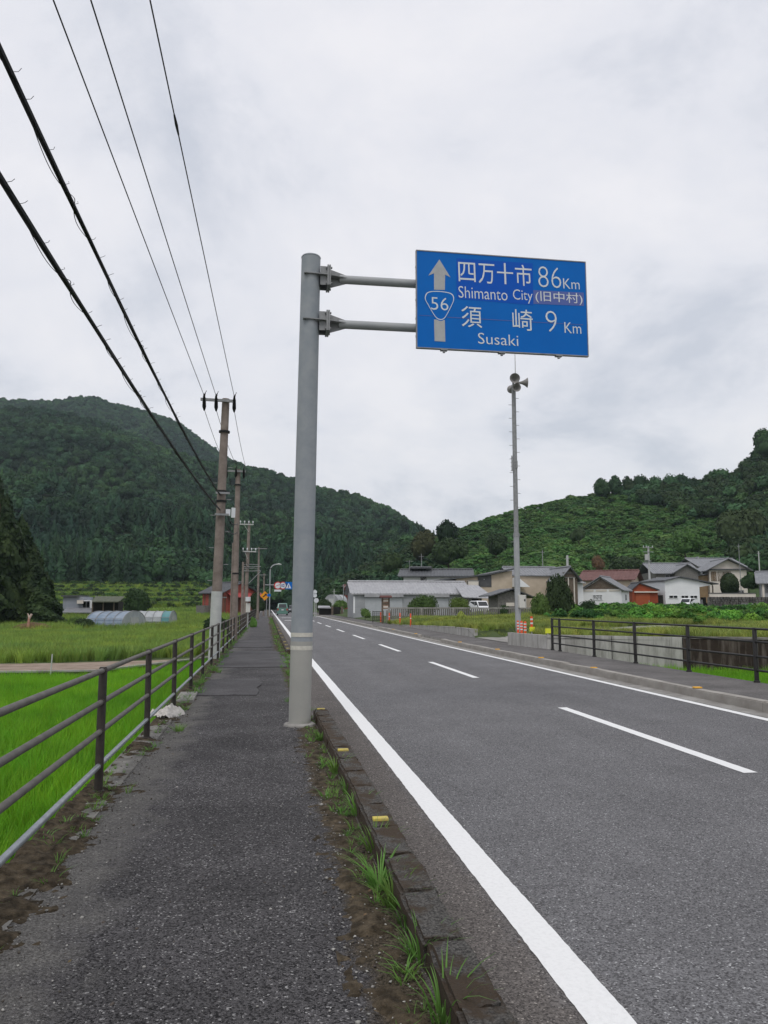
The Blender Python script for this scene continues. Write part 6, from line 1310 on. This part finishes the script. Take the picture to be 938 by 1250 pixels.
# ================================================================== BUSHES AND TREES BY THE HOUSES
def ub(label, u, v0, v1, wpx, Y, m, seed, **k):
    p = at(u, v1, Y); q = at(u, v0, Y); zz = k.pop('z', None); zb = p.z if zz is None else zz; bush(label, p.x, Y, zb, q.z-zb, wpx/950*Y, m, seed, **k)
ub('big dark leafy bush covering the end of the slatted fence', 683, 698, 762, 52, 55, M_BUSHD, 601, n=1500, leaf=.13)
ub('mid green bush in front of the big dark bush, beside the control box', 658, 722, 760, 34, 53, M_BUSH, 602, n=800, leaf=.15)
ub('small dark bush right of the big dark bush', 718, 731, 756, 26, 60, M_BUSHD, 603, n=500)
ub('green leafy bush spilling over the slatted fence in front of the grey shed', 515, 725, 757, 44, 63, M_BUSH, 604, n=1100, leaf=.14)
ub('pale yellow green bush behind the slatted fence, right of the leafy one', 561, 728, 752, 30, 64, M_BUSHL, 605, n=800, leaf=.14)
ub('dark bush hanging over the slatted fence below the small weathered shed', 616, 737, 757, 27, 58.6, M_BUSHD, 606, n=800, leaf=.15, depth=1.2)
ub('pale plume of tall grass before the slatted fence', 563, 745, 770, 20, 50, M_GRASSY, 607, n=500, leaf=.2)
ub('low green bush under the notice board', 446, 742, 754, 16, 72, M_BUSH, 608, n=300)
ub('clipped hedge above the black panelled shed', 417, 732, 745, 26, 118, M_BUSH, 609, n=500)
ub('rounded dark hedge at the far end beside the round signs', 396, 730, 746, 26, 125, M_BUSHD, 610, n=500)
ub('round dark bush beside the blue greenhouse', 103, 754, 770, 30, 72, M_BUSHD, 611, n=600)
ub('wide pale bush in front of the grey farmhouse', 92, 752, 770, 24, 78, M_BUSH, 612, n=500)
ub('large dark round tree above the white greenhouse', 168, 717, 757, 34, 98, M_BUSHD, 613, n=900, name='tree', cat='tree')
ub('dark scrubby bush by the fence in front of the red house', 262, 750, 775, 40, 62, M_BUSHD, 614, n=700)
ub('low bush by the fence between the second and third utility poles', 284, 752, 778, 18, 46, M_BUSHD, 615, n=500)
ub('bright green weed clump between the meter box and the pavement', 309, 752, 768, 10, 57, M_WEED, 616, n=300)
ub('dark bush under the orange warning sign', 317, 730, 747, 20, 100, M_BUSHD, 617, n=400)
ub('tall dark bush right of the red house', 312, 722, 747, 16, 116, M_BUSHD, 618, n=400)
def topiary():
    Y = 108; p = at(891.5, 729, Y); root = thing('topiary_tree', 'clipped dark egg shaped tree before the cream house', 'tree', (p.x, Y, p.z-.2)); h = PZ(697.5, Y)-p.z+.2; g = np.random.default_rng(5)
    V, F = ICO3; D = V.copy(); V = V*(1+.03*np.sin(V*9).sum(1, keepdims=True)); V = V*[1.28, 1.28, h*.49]+[0, 0, h*.52]; D2 = unit(g.normal(size=(1500, 3))); P = D2*[1.3, 1.3, h*.5]+[0, 0, h*.52]
    V, F = join([(V, F), cards(P, unit(D2+g.normal(size=(1500, 3))*.5), .22, g)]); o = np_mesh('crown', V, F, M_GROVE); o.parent = root; MB().tube([(0, 0, -.2), (0, 0, h*.4)], .14, 8).build('trunk', M_BARK, root)
topiary()
def ht(label, u, v0, v1, wpx, Y, m, seed, **k):
    p = at(u, v1, Y); q = at(u, v0, Y); tree(label, p.x, Y, p.z, q.z-p.z, wpx/950*Y, 'broad', m, seed, **k)
ht('dark airy tree standing out on the saddle between the two hills', 545, 633, 675, 33, 215, M_FOREST, 701, n=500, leaf=.2, trunk=.25)
ht('olive brown rounded tree left of the airy saddle tree', 516, 646, 700, 40, 175, mat('olive_leaf', (.045, .05, .022), .7, (.07, .075, .035), .8, spec=.1), 702, n=900, leaf=.16)
ht('broad dark tree below the airy saddle tree', 548, 655, 705, 62, 165, M_BUSHD, 703, n=1200, leaf=.15)
ht('dark tree at the left foot of the hill behind the white house', 480, 672, 712, 34, 170, M_BUSHD, 704, n=800)
ht('round dark tree on the green slope right of the saddle', 606, 650, 690, 40, 180, M_BUSHD, 705, n=900)
ht('small round dark bush tree alone on the green slope', 707, 643, 668, 26, 190, M_BUSHD, 706, n=600)
ht('bright green bushy tree behind the cream house', 838, 645, 690, 62, 160, M_BUSH, 707, n=1300, leaf=.14)
ht('big dome shaped dark tree on the right hand hill', 912, 618, 690, 78, 170, mat('dome_leaf', (.035, .055, .022), .7, (.06, .085, .035), .8, spec=.1), 708, n=1800, leaf=.12)
ht('brown leaved shrub behind the red roofed house', 730, 677, 707, 24, 140, mat('brown_leaf', (.10, .06, .035), .8, (.14, .085, .05), .8, spec=.1), 709, n=600)
ht('dark spreading tree behind the transformer pole', 768, 678, 712, 60, 142, M_BUSHD, 710, n=1200)
ht('tall dark tree on the skyline at the picture edge', 936, 521, 580, 46, 245, M_FOREST, 711, n=1000)
ht('small garden pine right of the clipped tree', 915, 700, 728, 26, 104, M_BUSHD, 712, n=700)
for k, (u, v, w, lb) in enumerate(((735, 582, 24, 'leftmost tree of the dark row along the hilltop'), (752, 580, 24, 'second tree from the left in the dark hilltop row'), (768, 581, 22, 'low tree between the second and the domed tree of the hilltop row'), (785, 579, 26, 'domed tree near the middle of the dark hilltop row'), (802, 580, 22, 'narrow tree just right of the domed one in the hilltop row'), (818, 577, 22, 'pointed tree in the right half of the dark hilltop row'), (834, 577, 24, 'pair-topped tree second from the right of the hilltop row'), (848, 581, 20, 'rightmost small tree of the dark hilltop row'), (878, 571, 30, 'lone dark tree on the crest right of the hilltop row'))):
    ht(lb, u, v, 612 if k < 8 else 598, w*1.25, 258, M_FOREST, 720+k, n=420, leaf=.2, trunk=.15, group='dark trees along the hilltop')
# ================================================================== HAZE
hz_ = MB().box(-1400, 1400, -60, 1500, -2.4, 330).build('haze', bpy.data.materials.new('haze_air')); hz_['kind'] = 'stuff'; hm = hz_.data.materials[0]; hm.use_nodes = True; t = hm.node_tree; t.nodes.clear()
pv = N(t, 'ShaderNodeVolumePrincipled'); pv.inputs['Color'].default_value = (.72, .86, .95, 1); pv.inputs['Density'].default_value = .00014; pv.inputs['Anisotropy'].default_value = .2; ou = N(t, 'ShaderNodeOutputMaterial'); t.links.new(pv.outputs[0], ou.inputs['Volume'])
